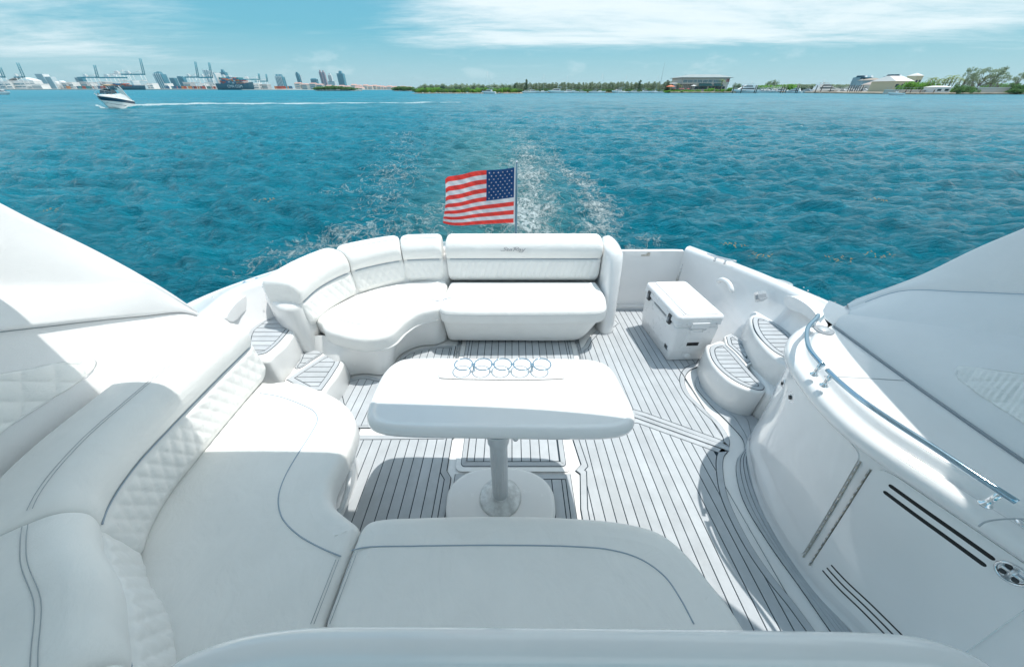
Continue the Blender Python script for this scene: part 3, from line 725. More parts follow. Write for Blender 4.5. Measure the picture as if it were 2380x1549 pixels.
# --- front bench (its backrest rises nearest to the viewer)
fbench = thing('front_bench', 'white bench nearest the viewer with a broad seat and a glossy moulded backrest rim', 'sofa', (.2, .5, 0))
fo = cr([P(u, v, ZS)[:2] for u, v in [(836, 1222), (852, 1206), (885, 1198), (960, 1194), (1160, 1190), (1330, 1195), (1460, 1208), (1540, 1232), (1600, 1280), (1650, 1340), (1700, 1400), (1745, 1470), (1790, 1549)]], 6)
fo2 = fo + [(.95, .12), (-.62, .12)] + [P(752, 1440, ZS)[:2], P(804, 1300, ZS)[:2]]
sm = cr([P(u, v, ZS)[:2] for u, v in [(818, 1279), (850, 1272), (960, 1269), (1160, 1267), (1330, 1270), (1420, 1278), (1490, 1300), (1545, 1340), (1580, 1390), (1612, 1450)]], 6)
seat_pad(fo2, fbench, .31, ZS, .05, seam=sm)
for k in (.012, .024):
    a, b = P(818, 1282, ZS), P(752, 1450, ZS); MB().tube([(a[0] + k, a[1], ZS + .0045), (b[0] + k, b[1], ZS + .0045)], .0013, 5).build('stitching', THR, fbench)
fascia([(x * .97, y - .05) for x, y in fo[3:]], [(x * .95, y - .10) for x, y in fo[3:]], fbench, 0, .33, 'base')
bx_ = [P(u, v, .98) for u, v in [(330, 1600), (395, 1528), (470, 1492), (560, 1465), (660, 1450), (740, 1444), (1190, 1445), (1700, 1451), (1850, 1453), (2010, 1456), (2140, 1466), (2230, 1490), (2310, 1530), (2370, 1590)]]
top = resamp(cr([(p[0], p[1]) for p in bx_], 8), 120)
m = MB()
prf = cr([(-.02, .45), (-.012, .80), (0.0, .93), (-.008, .962), (-.03, .98), (-.058, .978), (-.078, .958), (-.088, .93), (-.094, .922), (-.10, .925), (-.14, .93), (-.22, .925), (-.25, .90), (-.25, .5)], 5)
sweep(top, prf, (0, 0), mb=m)
m.build('moulded_backrest', GELW, fbench)
# ================================================================== WET BAR
bar = thing('wet_bar', 'white curved wet bar with a chrome grab rail, at the right edge of the cockpit', 'wet bar', (1.65, .8, 0))
NB = 150
lipP = resamp(cr([(2.02, 1.86), (1.90, 1.77), (1.77, 1.70), (1.62, 1.60), (1.51, 1.48), (1.452, 1.35), (1.415, 1.18), (1.403, .98), (1.43, .84), (1.478, .725), (1.555, .55), (1.62, .40), (1.74, .1), (1.9, -.45), (2.0, -1.0)], 8), NB)
basP = resamp(cr([(2.06, 1.84), (1.95, 1.75), (1.83, 1.67), (1.71, 1.57), (1.63, 1.45), (1.585, 1.34), (1.53, 1.19), (1.495, 1.02), (1.493, .80), (1.524, .62), (1.572, .51), (1.67, .24), (1.76, .0), (1.92, -.5), (2.02, -1.0)], 8), NB)
def nrm(path, i):
    a, b = path[max(i - 1, 0)], path[min(i + 1, len(path) - 1)]; tx, ty = b[0] - a[0], b[1] - a[1]; l = math.hypot(tx, ty)
    return (ty / l, -tx / l)     # outward, towards the cockpit
def face_pt(i, z, off=0.0):       # point on the bar front
    f = int(i); g = i - f; f2 = min(f + 1, NB - 1); s = z / .86; s = s ** 1.5
    B = [basP[f][k] * (1 - g) + basP[f2][k] * g for k in (0, 1)]; T = [lipP[f][k] * (1 - g) + lipP[f2][k] * g for k in (0, 1)]
    n = nrm(lipP, f); T = (T[0] - n[0] * .035, T[1] - n[1] * .035)
    return (B[0] + (T[0] - B[0]) * s + n[0] * off, B[1] + (T[1] - B[1]) * s + n[1] * off, z)
rows = [[face_pt(i, z) for i in range(NB)] for z in (-.01, .01)] + [[face_pt(i, z, -.008) for i in range(NB)] for z in (.03,)]
rows += [[face_pt(i, z) for i in range(NB)] for z in np.linspace(.05, .845, 16)]
MB().loft(rows).build('bar_front', GELW, bar)
n_s = [1]
def i_at_y(y, z):
    best = min(range(60, NB), key=lambda i: abs(face_pt(i, z)[1] - y)) if False else None
    lo, hi = 20, NB - 2
    for _ in range(40):
        mid_ = (lo + hi) / 2
        if face_pt(mid_, z)[1] > y: lo = mid_
        else: hi = mid_
    return lo
def patch(y0, y1, z0, z1, r, off, matl, name, parent, nr=22, nc=40, edge=.006, tilt=.14):
    """rounded rectangle lying on the bar front; y0 > y1 (aft to forward); tilt leans the sides with the panel"""
    zs_ = np.r_[np.linspace(z0, z0 + r, 7), np.linspace(z0 + r, z1 - r, nr)[1:-1], np.linspace(z1 - r, z1, 7)]
    rows = []
    for z in zs_:
        d = 0
        if z < z0 + r: q = (z0 + r - z); d = r - math.sqrt(max(r*r - q*q, 0))
        if z > z1 - r: q = (z - z1 + r); d = r - math.sqrt(max(r*r - q*q, 0))
        ya, yb = y0 - d + (z - .45) * tilt, y1 + d + (z - .45) * tilt
        ia, ib = i_at_y(ya, z), i_at_y(yb, z); rows.append([face_pt(ia + (ib - ia) * k / nc, z, off) for k in range(nc + 1)])
    g = rows; m = MB(); m.loft(g)
    rim = g[0] + [r_[-1] for r_ in g[1:]] + g[-1][::-1][1:] + [r_[0] for r_ in g[::-1][1:-1]]
    rim2 = [(p[0] + edge * 1.6, p[1] , p[2]) for p in rim]
    m.loft([rim, rim2], True, smooth=False)
    return m.build(name, matl, parent, auto=35)
d1 = patch(1.34, .815, .085, .825, .05, .006, GELW, 'cabinet_door', bar); d1['label'] = 'plain curved glossy cabinet door, the aft one'
d2 = patch(.765, .345, .095, .825, .06, .006, GELW, 'cabinet_door', bar); d2['label'] = 'cabinet door with dark vent slots and a round steel latch'
for y, par, s_ in ((.815 - .008, d1, 1), (.765 + .006, d2, 1)):
    o = patch(y + .0022, y - .0022, .10, .78, .002, .0078, HING, 'hinge', par, nr=30, nc=3, edge=.004)
    for k in range(17):
        z = .115 + k * .04
        i = i_at_y(y + (z - .45) * .14, z); a, b = face_pt(i, z, .0085), face_pt(i_at_y(y + (z + .024 - .45) * .14, z + .024), z + .024, .0085)
        MB().tube([a, b], .0018, 6).build('hinge_knuckle', STEEL, par)
for z in (.775, .735): 
    o = patch(.722, .455, z - .008, z + .008, .0078, .0063, BLK, 'vent_slot', d2, nr=5, nc=30, edge=.004, tilt=.1)  # slots are flat patches; the shade inside them is put into the colour
for z, a, b in ((.225, .70, .40), (.190, .705, .39), (.155, .71, .38)):
    patch(a, b, z - .0045, z + .0045, .0044, .0063, BLK, 'vent_slot', d2, nr=5, nc=30, edge=.004, tilt=.1)
def disc(i, z, r, prof, matl, name, parent, n=28):
    c = Vector(face_pt(i, z, .0)); nx, ny = nrm(lipP, int(i)); sl = (Vector(face_pt(i, z + .05)) - Vector(face_pt(i, z - .05))).normalized()
    t = Vector((-ny, nx, 0)); nn_ = t.cross(sl).normalized()
    if nn_.dot(Vector((nx, ny, 0))) < 0: nn_ = -nn_
    rows = [[c + (t * math.cos(2*math.pi*k/n) + sl * math.sin(2*math.pi*k/n)) * rr * r + nn_ * h for k in range(n)] for rr, h in prof]
    return MB().loft(rows, True, True).build(name, matl, parent), c, t, sl, nn_
i_ = i_at_y(.452, .785)
o, c, t_, s_, nn_ = disc(i_, .772, .037, [(1, .002), (1, .010), (.94, .014), (.84, .014), (.80, .008), (.78, .007)], CHR, 'latch', d2)
m = MB(); m.tube([c + t_ * x * .025 + s_ * .004 + nn_ * .012 for x in (-1, 1)], .006, 8); m.tube([c + s_ * x * .022 + nn_ * .013 for x in (-1, .9)], .007, 8); m.build('latch_grip', STEEL, o)
for sx, sy in ((-1, -1), (1, -1), (-1, 1)):
    q = c + t_ * sx * .014 + s_ * sy * .014 + nn_ * .0085; m = MB()
    m.loft([[q + (t_ * math.cos(a) + s_ * math.sin(a)) * .0085 for a in np.linspace(0, 2*math.pi, 12, False)], [q + nn_ * .001 + (t_ * math.cos(a) + s_ * math.sin(a)) * .0075 for a in np.linspace(0, 2*math.pi, 12, False)]], True, True)
    m.build('latch_recess', DARKP, o)
for yy, zz_, r_ in ((1.40, .70, .020), (1.275, .72, .026)):
    i_ = i_at_y(yy, zz_); o, c, t_, s_, nn_ = disc(i_, zz_, r_, [(1.25, .001), (1.25, .005), (1, .008), (.8, .004)], CHR, 'outlet_ring', bar)
    m = MB(); m.tube([c + nn_ * .004, c + nn_ * .014], r_ * .45, 10); m.build('outlet_plug', DARKP, o)
# rolled lip and counter
def lrow(off, z):
    return [(lipP[i][0] + nrm(lipP, i)[0] * off, lipP[i][1] + nrm(lipP, i)[1] * off, z) for i in range(NB)]
lip = [(-.036, .842), (-.022, .838), (-.008, .844), (.0, .858), (.004, .876), (.0, .896), (-.012, .909), (-.03, .915), (-.05, .915), (-.060, .911), (-.066, .908), (-.074, .912), (-.080, .922), (-.086, .938), (-.093, .948), (-.104, .951)]
MB().loft([lrow(o_, z) for o_, z in lip]).build('counter_lip', GELW, bar)
inner_ = lrow(-.104, .951)
bk = resamp([(2.03, 1.90), (1.90, 1.78), (1.84, 1.68), (1.838, 1.4), (1.84, 1.0), (1.865, .65), (1.95, .1), (2.3, -1.0)], NB)
MB().loft([inner_, [(a[0] * .5 + b[0] * .5, a[1] * .5 + b[1] * .5, .951) for a, b in zip(inner_, bk)], [(*b, .951) for b in bk]], smooth=False).build('counter_top', GELW, bar)
# counter joint, drinks speaker, small locker outline
m = MB(); a, b = P(1916, 874, .951), P(2100, 884, .951); m.tube([a, ((a[0]+b[0])/2, (a[1]+b[1])/2 + .003, .951), b], .0022, 6); m.build('counter_seam', THR, bar)
c = P(1914, 767, .951); m = MB(); m.lathe(c, [(.048, 0), (.048, .004), (.042, .0065), (.036, .004), (.0, .0045)], 32); o = m.build('counter_speaker', GREYP, bar)
m = MB(); m.lathe(c, [(.028, .004), (.028, .0062), (0, .0068)], 24); m.build('speaker_grille', ALU, o)
m = MB(); q = [P(u, v, .952) for u, v in [(2275, 1222), (2290, 1212), (2325, 1206), (2380, 1205), (2460, 1210)]]; m.tube(cr(q, 5), .0025, 6); m.build('locker_seam', THR, bar)
m = MB(); m.lathe(P(2374, 1216, .951), [(.014, 0), (.014, .004), (.006, .006), (0, .006)], 16); m.build('deck_snap', CHR, bar)
rail = thing('grab_rail', 'chrome tube grab rail in two curved lengths along the wet bar top', 'rail', (1.5, 1.0, .95))
zr = 1.02; k_ = (2.05 - zr) / 1.02
r1 = cr([(x * k_, y * k_, zr) for x, y in [(1.70, 1.60), (1.675, 1.575), (1.56, 1.48), (1.475, 1.368), (1.434, 1.284), (1.412, 1.175)]], 6)
r2 = cr([(x * k_, y * k_, zr) for x, y in [(1.409, 1.145), (1.405, 1.07), (1.412, .966), (1.44, .85), (1.477, .74), (1.505, .64), (1.535, .545)]], 6)
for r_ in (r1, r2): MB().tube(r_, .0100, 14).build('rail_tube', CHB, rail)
for q in (r1[1], r1[-2], r2[2], r2[-3]):
    m = MB(); m.lathe((q[0] + .006, q[1], .945), [(0.0, 0), (.017, .0), (.017, .005), (.010, .008), (.009, .03), (.009, .07)], 16); m.build('rail_post', CHR, rail)

# ================================================================== PADDED WINGS and hardtop
def wing(rows_px, names, parent, sx):
    pass
def curve_ext(pts, fwd):
    """3-D curve continued forward in a straight line"""
    a, b = np.array(pts[-2]), np.array(pts[-1]); return list(pts) + [tuple(b + (b - a) / np.linalg.norm(b - a) * fwd)]
def W(pts): return [Px(u, v, x) for u, v, x in pts]
NW = 60
R_tip = (2.02, 1.75, .955)
rw = {}
rw['foot'] = [(1.835, 1.60, .951), (1.838, 1.17, .951), (1.86, .73, .951), (1.93, .2, .951), (2.1, -.6, .951)]
rw['mid'] = curve_ext([(2.0, 1.71, .965)] + W([(2145, 752, 2.07), (2260, 768, 2.11), (2380, 782, 2.15)]), 1.5)
rw['foldl'] = curve_ext([(2.06, 1.765, .955)] + W([(2096, 681, 2.20), (2240, 684, 2.24), (2380, 689, 2.26)]), 1.5)
rw['foldh'] = curve_ext([(2.07, 1.79, .958)] + W([(2090, 677, 2.225), (2240, 678.5, 2.27), (2380, 684, 2.29)]), 1.5)
rw['top'] = curve_ext([(2.12, 1.86, .945)] + W([(2110, 656, 2.29), (2245, 592, 2.32), (2380, 536, 2.34)]), 1.3)
rw['out'] = [(x + .10, y + .01, z - .02) for x, y, z in rw['top']]
for k in list(rw): rw[k] = resamp(cr(rw[k], 8), NW)
wr = thing('padded_wing', 'white padded side wing rising from the deck behind the wet bar, on the right', 'side wing', (2.2, 1.2, .7))
def between(a, b, n, sag=0, nrmv=(-.7, 0, .7)):
    o = []
    for k in range(n + 1):
        s = k / n; o.append([tuple(np.array(p) * (1 - s) + np.array(q) * s + np.array(nrmv) * sag * math.sin(math.pi * s)) for p, q in zip(a, b)])
    return o
def rounded(rows, d=.012):
    return rows
MB().loft(between(rw['foot'], rw['mid'], 12, .035)).build('lower_panel', PANEL, wr)
MB().loft(between(rw['mid'], rw['foldl'], 10, .012)).build('middle_panel', PANEL, wr)
MB().loft(between(rw['foldl'], rw['foldh'], 2)).build('fold', PANEL, wr)
MB().loft(between(rw['foldh'], rw['top'], 10, .02) + between(rw['top'], rw['out'], 6, .05, (0, 0, 1))[1:]).build('upper_panel', PANEL, wr)
MB().tube([tuple(p) for p in rw['foldh']][2:], .003, 5).build('piping', PIPE, wr)
MB().tube([(p[0] - .006, p[1], p[2] + .003) for p in rw['foot']], .007, 6).build('edge_gap', GREYP, wr)
outer = [[(p[0] + .0, p[1], p[2]) for p in rw['out']], [(p[0] + .12, p[1] + .05, .69) for p in rw['out']]]
MB().loft(between(outer[0], outer[1], 6)).build('outer_skin', GEL, wr)
m = MB(); pad(m, cr([(1.84, 1.62), (1.93, 1.80), (2.10, 1.93), (2.36, 2.0), (2.52, 1.8), (2.5, 1.45), (1.9, 1.4)], 6, True), .60, .690, .03); m.build('wing_foot', GEL, wr)
m = MB(); pad(m, cr([(1.96, 1.74), (1.93, 1.83), (2.05, 1.96), (2.28, 2.08), (2.36, 2.02), (2.34, 1.8), (2.15, 1.7)], 10, True), .60, .722, .05); m.build('corner_moulding', GELW, wr)

m = MB(); ring_ = [tuple(rw['foot'][0])] + [tuple(rw[k][0]) for k in ('mid', 'foldl', 'foldh', 'top', 'out')] + [(2.2, 1.9, .69), (1.84, 1.62, .69)]
cc = tuple(np.mean(np.array(ring_), 0)); m.add(ring_ + [cc], [(k, (k + 1) % 8, 8) for k in range(8)]); m.build('wing_tip', PANEL, wr)
m = MB(); m.prism([(1.72, 1.50), (1.735, 1.58), (1.80, 1.655), (1.88, 1.72), (1.98, 1.79), (2.12, 1.85), (2.12, 1.70), (1.95, 1.60), (1.84, 1.42)], .90, .9485); m.build('counter_corner', GELW, bar)
# ---- port wing
lw = {}
def Wl(pts): return [Px(u, v, -x) for u, v, x in pts]
lw['top'] = curve_ext([(-2.235, 2.05, .765)] + Wl([(400, 685, 2.26), (336, 646, 2.28), (235, 592, 2.30), (100.8, 528, 2.31), (0, 476, 2.32)]), 1.3)
lw['out'] = [(x - .09, y + .01, z - .02) for x, y, z in lw['top']]
lw['foldh'] = curve_ext([(-2.225, 2.045, .76)] + Wl([(369, 674, 2.23), (345, 661.5, 2.23), (235, 663, 2.24), (120, 664.5, 2.25), (0, 667, 2.26)]), 1.5)
lw['foldl'] = curve_ext([(-2.22, 2.04, .758)] + Wl([(366, 677, 2.20), (342, 664.5, 2.20), (235, 666, 2.21), (120, 668, 2.215), (0, 670.5, 2.22)]), 1.5)
lw['low'] = curve_ext([(-2.20, 2.03, .755)] + Wl([(430, 724, 2.19), (340, 732, 2.18), (235, 742, 2.15), (120, 755, 2.13), (0, 768.5, 2.11)]), 1.5)
for k in list(lw): lw[k] = resamp(cr(lw[k], 8), NW)
wl = thing('padded_wing', 'white padded side wing rising behind the long left sofa', 'side wing', (-2.2, 1.2, .7))
MB().loft(between(lw['foldh'], lw['top'], 10, .02, (.7, 0, .7)) + between(lw['top'], lw['out'], 6, .05, (0, 0, 1))[1:]).build('upper_panel', PANEL, wl)
MB().loft(between(lw['foldl'], lw['foldh'], 2)).build('fold', PANEL, wl)
under = [(p[0] - .05, p[1], p[2] - .012) for p in lw['low']]
MB().loft(between(lw['foldl'], lw['low'], 10, .012, (.7, 0, .5)) + [under]).build('middle_panel', PANEL, wl)
MB().loft(between([tuple(p) for p in lw['out']], [(p[0] - .12, p[1] + .05, .69) for p in lw['out']], 6)).build('outer_skin', GEL, wl)
# lower liner running down behind the lounge, with the recessed quilted pocket
NL = 60
ltop = resamp([(p[0] - .02, p[1], p[2] - .010) for p in lw['low']], NL)
lbot = resamp([(-1.93, 1.90, .60), (-1.95, 1.4, .60), (-1.97, .8, .60), (-1.98, .2, .60), (-2.0, -.6, .6)], NL)
MB().loft(between(ltop, lbot, 14, .02, (.8, 0, .3))).build('lower_liner', PANEL, wl)
m = MB(); pad(m, cr([(-1.96, 1.86), (-1.97, 1.98), (-2.12, 2.10), (-2.26, 2.12), (-2.32, 2.0), (-2.2, 1.8)], 5, True), .55, .715, .05); m.build('corner_moulding', GELW, wl)

def pocket(px, xa, side, parent):
    """quilted inlay lying a little proud on the liner: outline by pixels on the plane x = xa(z)"""
    pts = [Px(u, v, xa) for u, v in px]; pts = resamp(cr(pts, 6, True), 110, True)
    return pts
def inlay(px, surf, parent, name, matl, ny=60, nz=34, amp=.010, cell=.105, lift=.004):
    # surf(y,z) -> x.  px -> outline found by marching along the pixel ray until it meets the surface
    def hit(u, v):
        a = (v - CV) / FPX; d = ((u - CU) / FPX, CS - a * SN, -(SN + a * CS)); t0 = .6; f0 = None
        for k in range(140):
            t = t0 + k * .012; x, y, z = d[0]*t, d[1]*t, EYE + d[2]*t; f = abs(x) - abs(surf(y, z))
            if f0 is not None and f0 < 0 <= f: return (x, y, z)
            f0 = f
        return (x, y, z)
    o = resamp(cr([hit(u, v) for u, v in px], 6, True), 120, True)
    yz = [(p[1], p[2]) for p in o]; c = np.mean(np.array(yz), 0)
    rows = []
    for s in np.linspace(0, 1, 26):
        s_ = 1 - s; row = []
        for y, z in yz:
            yy, zz_ = c[0] + (y - c[0]) * s_, c[1] + (z - c[1]) * s_
            a = (yy * .9 + zz_ * .9) / cell; b = (yy * .9 - zz_ * .9) / cell * .8
            h = (abs(math.sin(math.pi * a)) * abs(math.sin(math.pi * b))) ** .4 * min(1, (1 - s_) / .06) * amp - .004 + lift
            row.append((surf(yy, zz_) * (1 - h / abs(surf(yy, zz_))), yy, zz_))
        rows.append(row)
    ob = MB().loft(rows, True, True).build(name, matl, parent)
    MB().tube([(x * .998, y, z) for x, y, z in o], .005, 6, closed=True).build('pocket_rim', PANEL, ob)
    return ob
def surf_from(A, B, sag, nv):
    g = []
    for r_ in between(A, B, 60, sag, nv): g += resamp(r_, 120)
    g = np.array(g)
    def f(y, z):
        d = (g[:, 1] - y) ** 2 + (g[:, 2] - z) ** 2; i = np.argpartition(d, 4)[:4]; w_ = 1 / (d[i] + 1e-8); return float((g[i, 0] * w_).sum() / w_.sum())
    return f
sfL = surf_from(ltop, lbot, .02, (.8, 0, .3))
inlay([(-60, 880), (0, 866), (60, 857), (100.8, 847.4), (170, 836), (208, 832), (218, 842), (212, 860), (196, 876), (151, 904.6), (70, 955), (0, 1002), (-60, 1040)], sfL, wl, 'quilted_pocket', VINQ)
sfR = surf_from(rw['mid'], rw['foot'], .035, (-.7, 0, .7))
inlay([(2440, 872), (2380, 868), (2300, 857), (2245, 850), (2229, 853), (2224, 864), (2232, 878), (2270, 904), (2320, 937), (2380, 978), (2440, 1018)], sfR, wr, 'quilted_pocket', VINQ)

# ---- hardtop overhead (throws the shade on the forward half of the cockpit)
roof_o = [(-2.62, 1.42), (-1.9, 1.455), (-1.46, 1.46), (-.76, 1.468), (-.2, 1.452), (.4, 1.425), (.75, 1.395), (1.03, 1.35), (1.4, 1.23), (1.72, 1.03), (1.90, .86), (1.955, .82), (1.99, .90), (2.02, 1.05), (2.10, 1.42), (2.18, 1.70), (2.26, 1.90), (2.34, 2.12), (2.45, 2.24), (2.72, 2.26)]
roof_o = cr(roof_o, 4) + [(2.72, -1.6), (-2.62, -1.6)]
ht = MB(); pad(ht, roof_o, 2.40, 2.47, .02); ht.build('hardtop', GEL, yacht)
for sx in (-1, 1):
    m = MB(); m.loft([[(sx * 2.40, .2, 1.5), (sx * 2.40, 1.05, 1.5), (sx * 2.47, 1.05, 1.5), (sx * 2.47, .2, 1.5)], [(sx * 2.45, .1, 2.42), (sx * 2.45, .8, 2.42), (sx * 2.52, .8, 2.42), (sx * 2.52, .1, 2.42)]], True, True, False)
    m.build('hardtop_pillar', GEL, yacht)

# ================================================================== TABLE
tab = thing('cockpit_table', 'white pedestal table with rounded corners, standing in the middle of the cockpit', 'table', (-.05, 1.12, 0))
ZT = .79
to = [(350, 490), (365, 430), (400, 335), (470, 205), (520, 155), (580, 122), (660, 108), (1250, 110), (1790, 114), (1880, 126), (1950, 155), (1995, 200), (2050, 300), (2105, 410), (2130, 480), (2134, 520), (2115, 560), (2060, 590), (1960, 606), (1800, 612), (1200, 606), (560, 592), (430, 572), (370, 540)]
to = [P(728.7 + a * .35, 798 + b * .35, .765)[:2] for a, b in to]; to = resamp(cr(to, 6, True), 160, True)
o_ = ccw(to); rows = []
for d, z in [(.03, .725), (.012, .727), (.002, .735), (0, .75), (0, .765), (.006, .779), (.016, .787), (.026, .79), (.034, .7895), (.040, .7865), (.044, .7845), (.055, .784)]:
    rows.append([(x, y, z) for x, y in (inset(o_, d) if d else o_)])
mb_ = MB().loft(rows, True, False); tess_cap(mb_, rows[-1]); tess_cap(mb_, rows[0]); mb_.build('tabletop', GELW, tab)
ins = [P(u, v, .79)[:2] for u, v in [(1021, 876), (1026, 850), (1034, 847), (1300, 848), (1309, 851), (1313, 876), (1303, 879), (1030, 878)]]
m = MB(); pad(m, cr([q for q in ins], 4, True), .783, .7858, .0015); m.build('tray_inset', GELW, tab)
px_, py_ = P(1163, 1152, .06)[:2]; py_ += .0
m = MB(); fl = []
for k in range(46): a = 2 * math.pi * k / 46; fl.append((px_ + .045 * math.cos(a) * (1 + (.035 if k % 2 else 0)), py_ + .045 * math.sin(a) * (1 + (.035 if k % 2 else 0))))
m.prism(fl, .05, .62, False); m.build('pole', ALU, tab)
m = MB(); m.lathe((px_, py_, .58), [(.052, 0), (.056, .01), (.056, .075), (.05, .09), (.075, .10), (.10, .135), (.10, .146)], 32); cl = m.build('pole_collar', ALU, tab)
m = MB(); m.tube([(px_ + .05, py_, .64), (px_ + .095, py_ - .01, .64)], [.010, .016], 10); m.tube([(px_ + .085, py_ - .01, .665), (px_ + .088, py_ - .01, .612)], .014, 10); m.build('clamp_knob', WPL, cl)
m = MB(); m.lathe((px_, py_, .045), [(.125, 0), (.125, .008), (.115, .014), (.06, .022), (.052, .04), (.048, .045)], 40); m.build('base_flange', mat('worn_flange', (.62, .64, .64), .35, .2, var=(22, .2, 6)), tab)
bo_ = cr([P(u, v, .04)[:2] for u, v in [(1036, 1165), (1042, 1135), (1065, 1108), (1105, 1088), (1163, 1082), (1220, 1088), (1262, 1108), (1284, 1135), (1291, 1165), (1290, 1200), (1270, 1240), (1220, 1262), (1163, 1268), (1105, 1262), (1056, 1240), (1036, 1200)]], 5, True)
m = MB(); pad(m, bo_, 0, .045, .03); m.build('base_plate', GEL, tab)

# ring rack on the table
rack = thing('cup_rack', 'chrome five-ring cup holder standing at the rear edge of the white table', 'cup holder', (P(1168, 863, .79)))
zr = .832; m = MB(); cs = [P(u, 846, zr) for u in (1077.5, 1123, 1168.5, 1214, 1259.5)]
pit = (cs[4][0] - cs[0][0]) / 4
for k, c in enumerate(cs):
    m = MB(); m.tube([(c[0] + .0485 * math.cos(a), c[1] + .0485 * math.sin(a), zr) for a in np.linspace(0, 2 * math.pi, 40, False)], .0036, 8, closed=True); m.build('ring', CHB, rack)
    if k < 4:
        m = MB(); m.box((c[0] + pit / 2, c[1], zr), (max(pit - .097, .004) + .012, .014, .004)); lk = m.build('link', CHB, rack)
for k in (0, 3):
    x = (cs[k][0] + cs[k + 1][0]) / 2; m = MB(); m.lathe((x, cs[0][1], .786), [(.011, 0), (.011, .003), (.0058, .006), (.0055, .046)], 14); m.build('stem', CHR, rack)

# ================================================================== COOLER
cool = thing('cooler', 'large white hard-sided cooler with dark latches on the deck by the transom door', 'cooler', (1.56, 2.73, 0))
cb_ = [(1.435, 2.425), (1.792, 2.445), (1.735, 3.045), (1.378, 3.03)]
ct = [(1.405, 2.405), (1.790, 2.425), (1.725, 3.055), (1.340, 3.035)]
def quad_round(q, r, n=5):
    q = ccw(q); o = []
    for i in range(4):
        a, b, c = [np.array(q[(i + k) % 4], float) for k in (-1, 0, 1)]
        u = (a - b) / np.linalg.norm(a - b); v = (c - b) / np.linalg.norm(c - b)
        p0, p1 = b + u * r, b + v * r
        for k in range(n + 1): s = k / n; o.append(tuple((1-s)**2 * p0 + 2*s*(1-s) * b + s*s * p1))
    return o
Bq, Tq = quad_round(cb_, .03), quad_round(ct, .03)
rows = []
for s, z, e in [(0, .0, -.012), (0, .012, 0), (.3, .11, 0), (.33, .12, .004), (.34, .13, .004), (.9, .375, .004), (.93, .385, -.006), (1, .40, -.006), (1, .405, .0)]:
    q = [(b[0] * (1 - s) + t[0] * s, b[1] * (1 - s) + t[1] * s) for b, t in zip(Bq, Tq)]; q = inset(q, -e) if e else q
    rows.append([(x, y, z) for x, y in q])
body = MB().loft(rows, True, True).build('body', WPL, cool, auto=40)
Lq = inset(Tq, -.012); rows = []
for d, z in [(.012, .412), (.0, .414), (0, .445), (.004, .452), (.0, .460), (.0, .480), (.006, .494), (.018, .501), (.03, .503)]:
    rows.append([(x, y, z) for x, y in (inset(Lq, d) if d else ccw(Lq))])
lid_ = MB().loft(rows, True, True).build('lid', WPL, cool, auto=50)
def bil(q, s, t): return tuple((1-s)*(1-t)*q[0][k] + s*(1-t)*q[1][k] + s*t*q[2][k] + (1-s)*t*q[3][k] for k in (0, 1))
m = MB(); pad(m, quad_round([bil(ct, a, b) for a, b in ((.17, .03), (.93, .03), (.93, .97), (.17, .97))], .02), .500, .511, .008); rp = m.build('lid_panel', WPL, lid_)
m = MB(); m.tube([(*bil(ct, .12, b), .503) for b in (.02, .98)], .006, 8); m.build('lid_ridge', WPL, lid_)
ang = math.atan2(ct[1][1] - ct[0][1], ct[1][0] - ct[0][0])
# raised outline badge on the lid
bq = [bil(ct, a, b) for a, b in ((.42, .56), (.75, .56), (.75, .76), (.42, .76))]
BADGE = mat('badge_grey', (.34, .36, .38), .45)
m = MB()
for i in range(4): m.tube([(*bq[i - 1], .5115), (*bq[i], .5115)], .0018, 4)
m.build('badge_frame', BADGE, rp)
m = MB(); rng2 = random.Random(3)
for r_ in range(1, 4):
    for c_ in range(1, 8):
        a, b = .42 + .33 * c_ / 8.2, .56 + .2 * (r_ / 4.0)
        if r_ == 2: m.tube([(*bil(ct, a - .012, b - .03), .5115), (*bil(ct, a - .012 + .02 * (c_ % 2), b + .03), .5115)], .0016, 4)
m.build('badge_strokes', BADGE, rp)
def side_pt(s, z, side, off):        # on the left side or the near end
    k = min(max((z) / .40, 0), 1)
    A_ = cb_; B_ = ct
    if side == 'L': a0, a1, b0, b1 = A_[0], A_[3], B_[0], B_[3]
    else: a0, a1, b0, b1 = A_[0], A_[1], B_[0], B_[1]
    x = (a0[0]*(1-s) + a1[0]*s)*(1-k) + (b0[0]*(1-s) + b1[0]*s)*k; y = (a0[1]*(1-s) + a1[1]*s)*(1-k) + (b0[1]*(1-s) + b1[1]*s)*k
    d = np.array((a1[0]-a0[0], a1[1]-a0[1])); d /= np.linalg.norm(d); n = np.array((-d[1], d[0])) if side == 'L' else np.array((d[1], -d[0]))
    if (n[0] > 0 and side == 'L'): n = -n
    return (x + n[0]*off, y + n[1]*off, z)
def plate(s0, s1, z0, z1, side, o0, o1, matl, name, parent, in_=.004):
    q = [(s0, z0), (s1, z0), (s1, z1), (s0, z1)]; cs_, cz = (s0+s1)/2, (z0+z1)/2
    rows = [[side_pt(s, z, side, o0) for s, z in q], [side_pt(s, z, side, o1 - .003) for s, z in q], [side_pt(cs_ + (s-cs_)*.86, cz + (z-cz)*.9, side, o1) for s, z in q]]
    return MB().loft(rows, True, True, False).build(name, matl, parent)
for s in (.17, .83):
    a = plate(s - .032, s + .032, .365, .455, 'L', -.002, .024, DARKP, 'latch', cool)
    plate(s - .015, s + .015, .385, .43, 'L', .020, .028, GREYP, 'latch_tongue', a)
plate(.30, .66, .388, .402, 'L', -.006, .008, BADGE, 'side_groove', body) 
a = plate(.055, .16, .10, .155, 'L', -.004, .006, STEEL, 'name_plate', cool)
plate(.07, .145, .11, .147, 'L', .003, .0075, DARKP, 'plate_face', a)
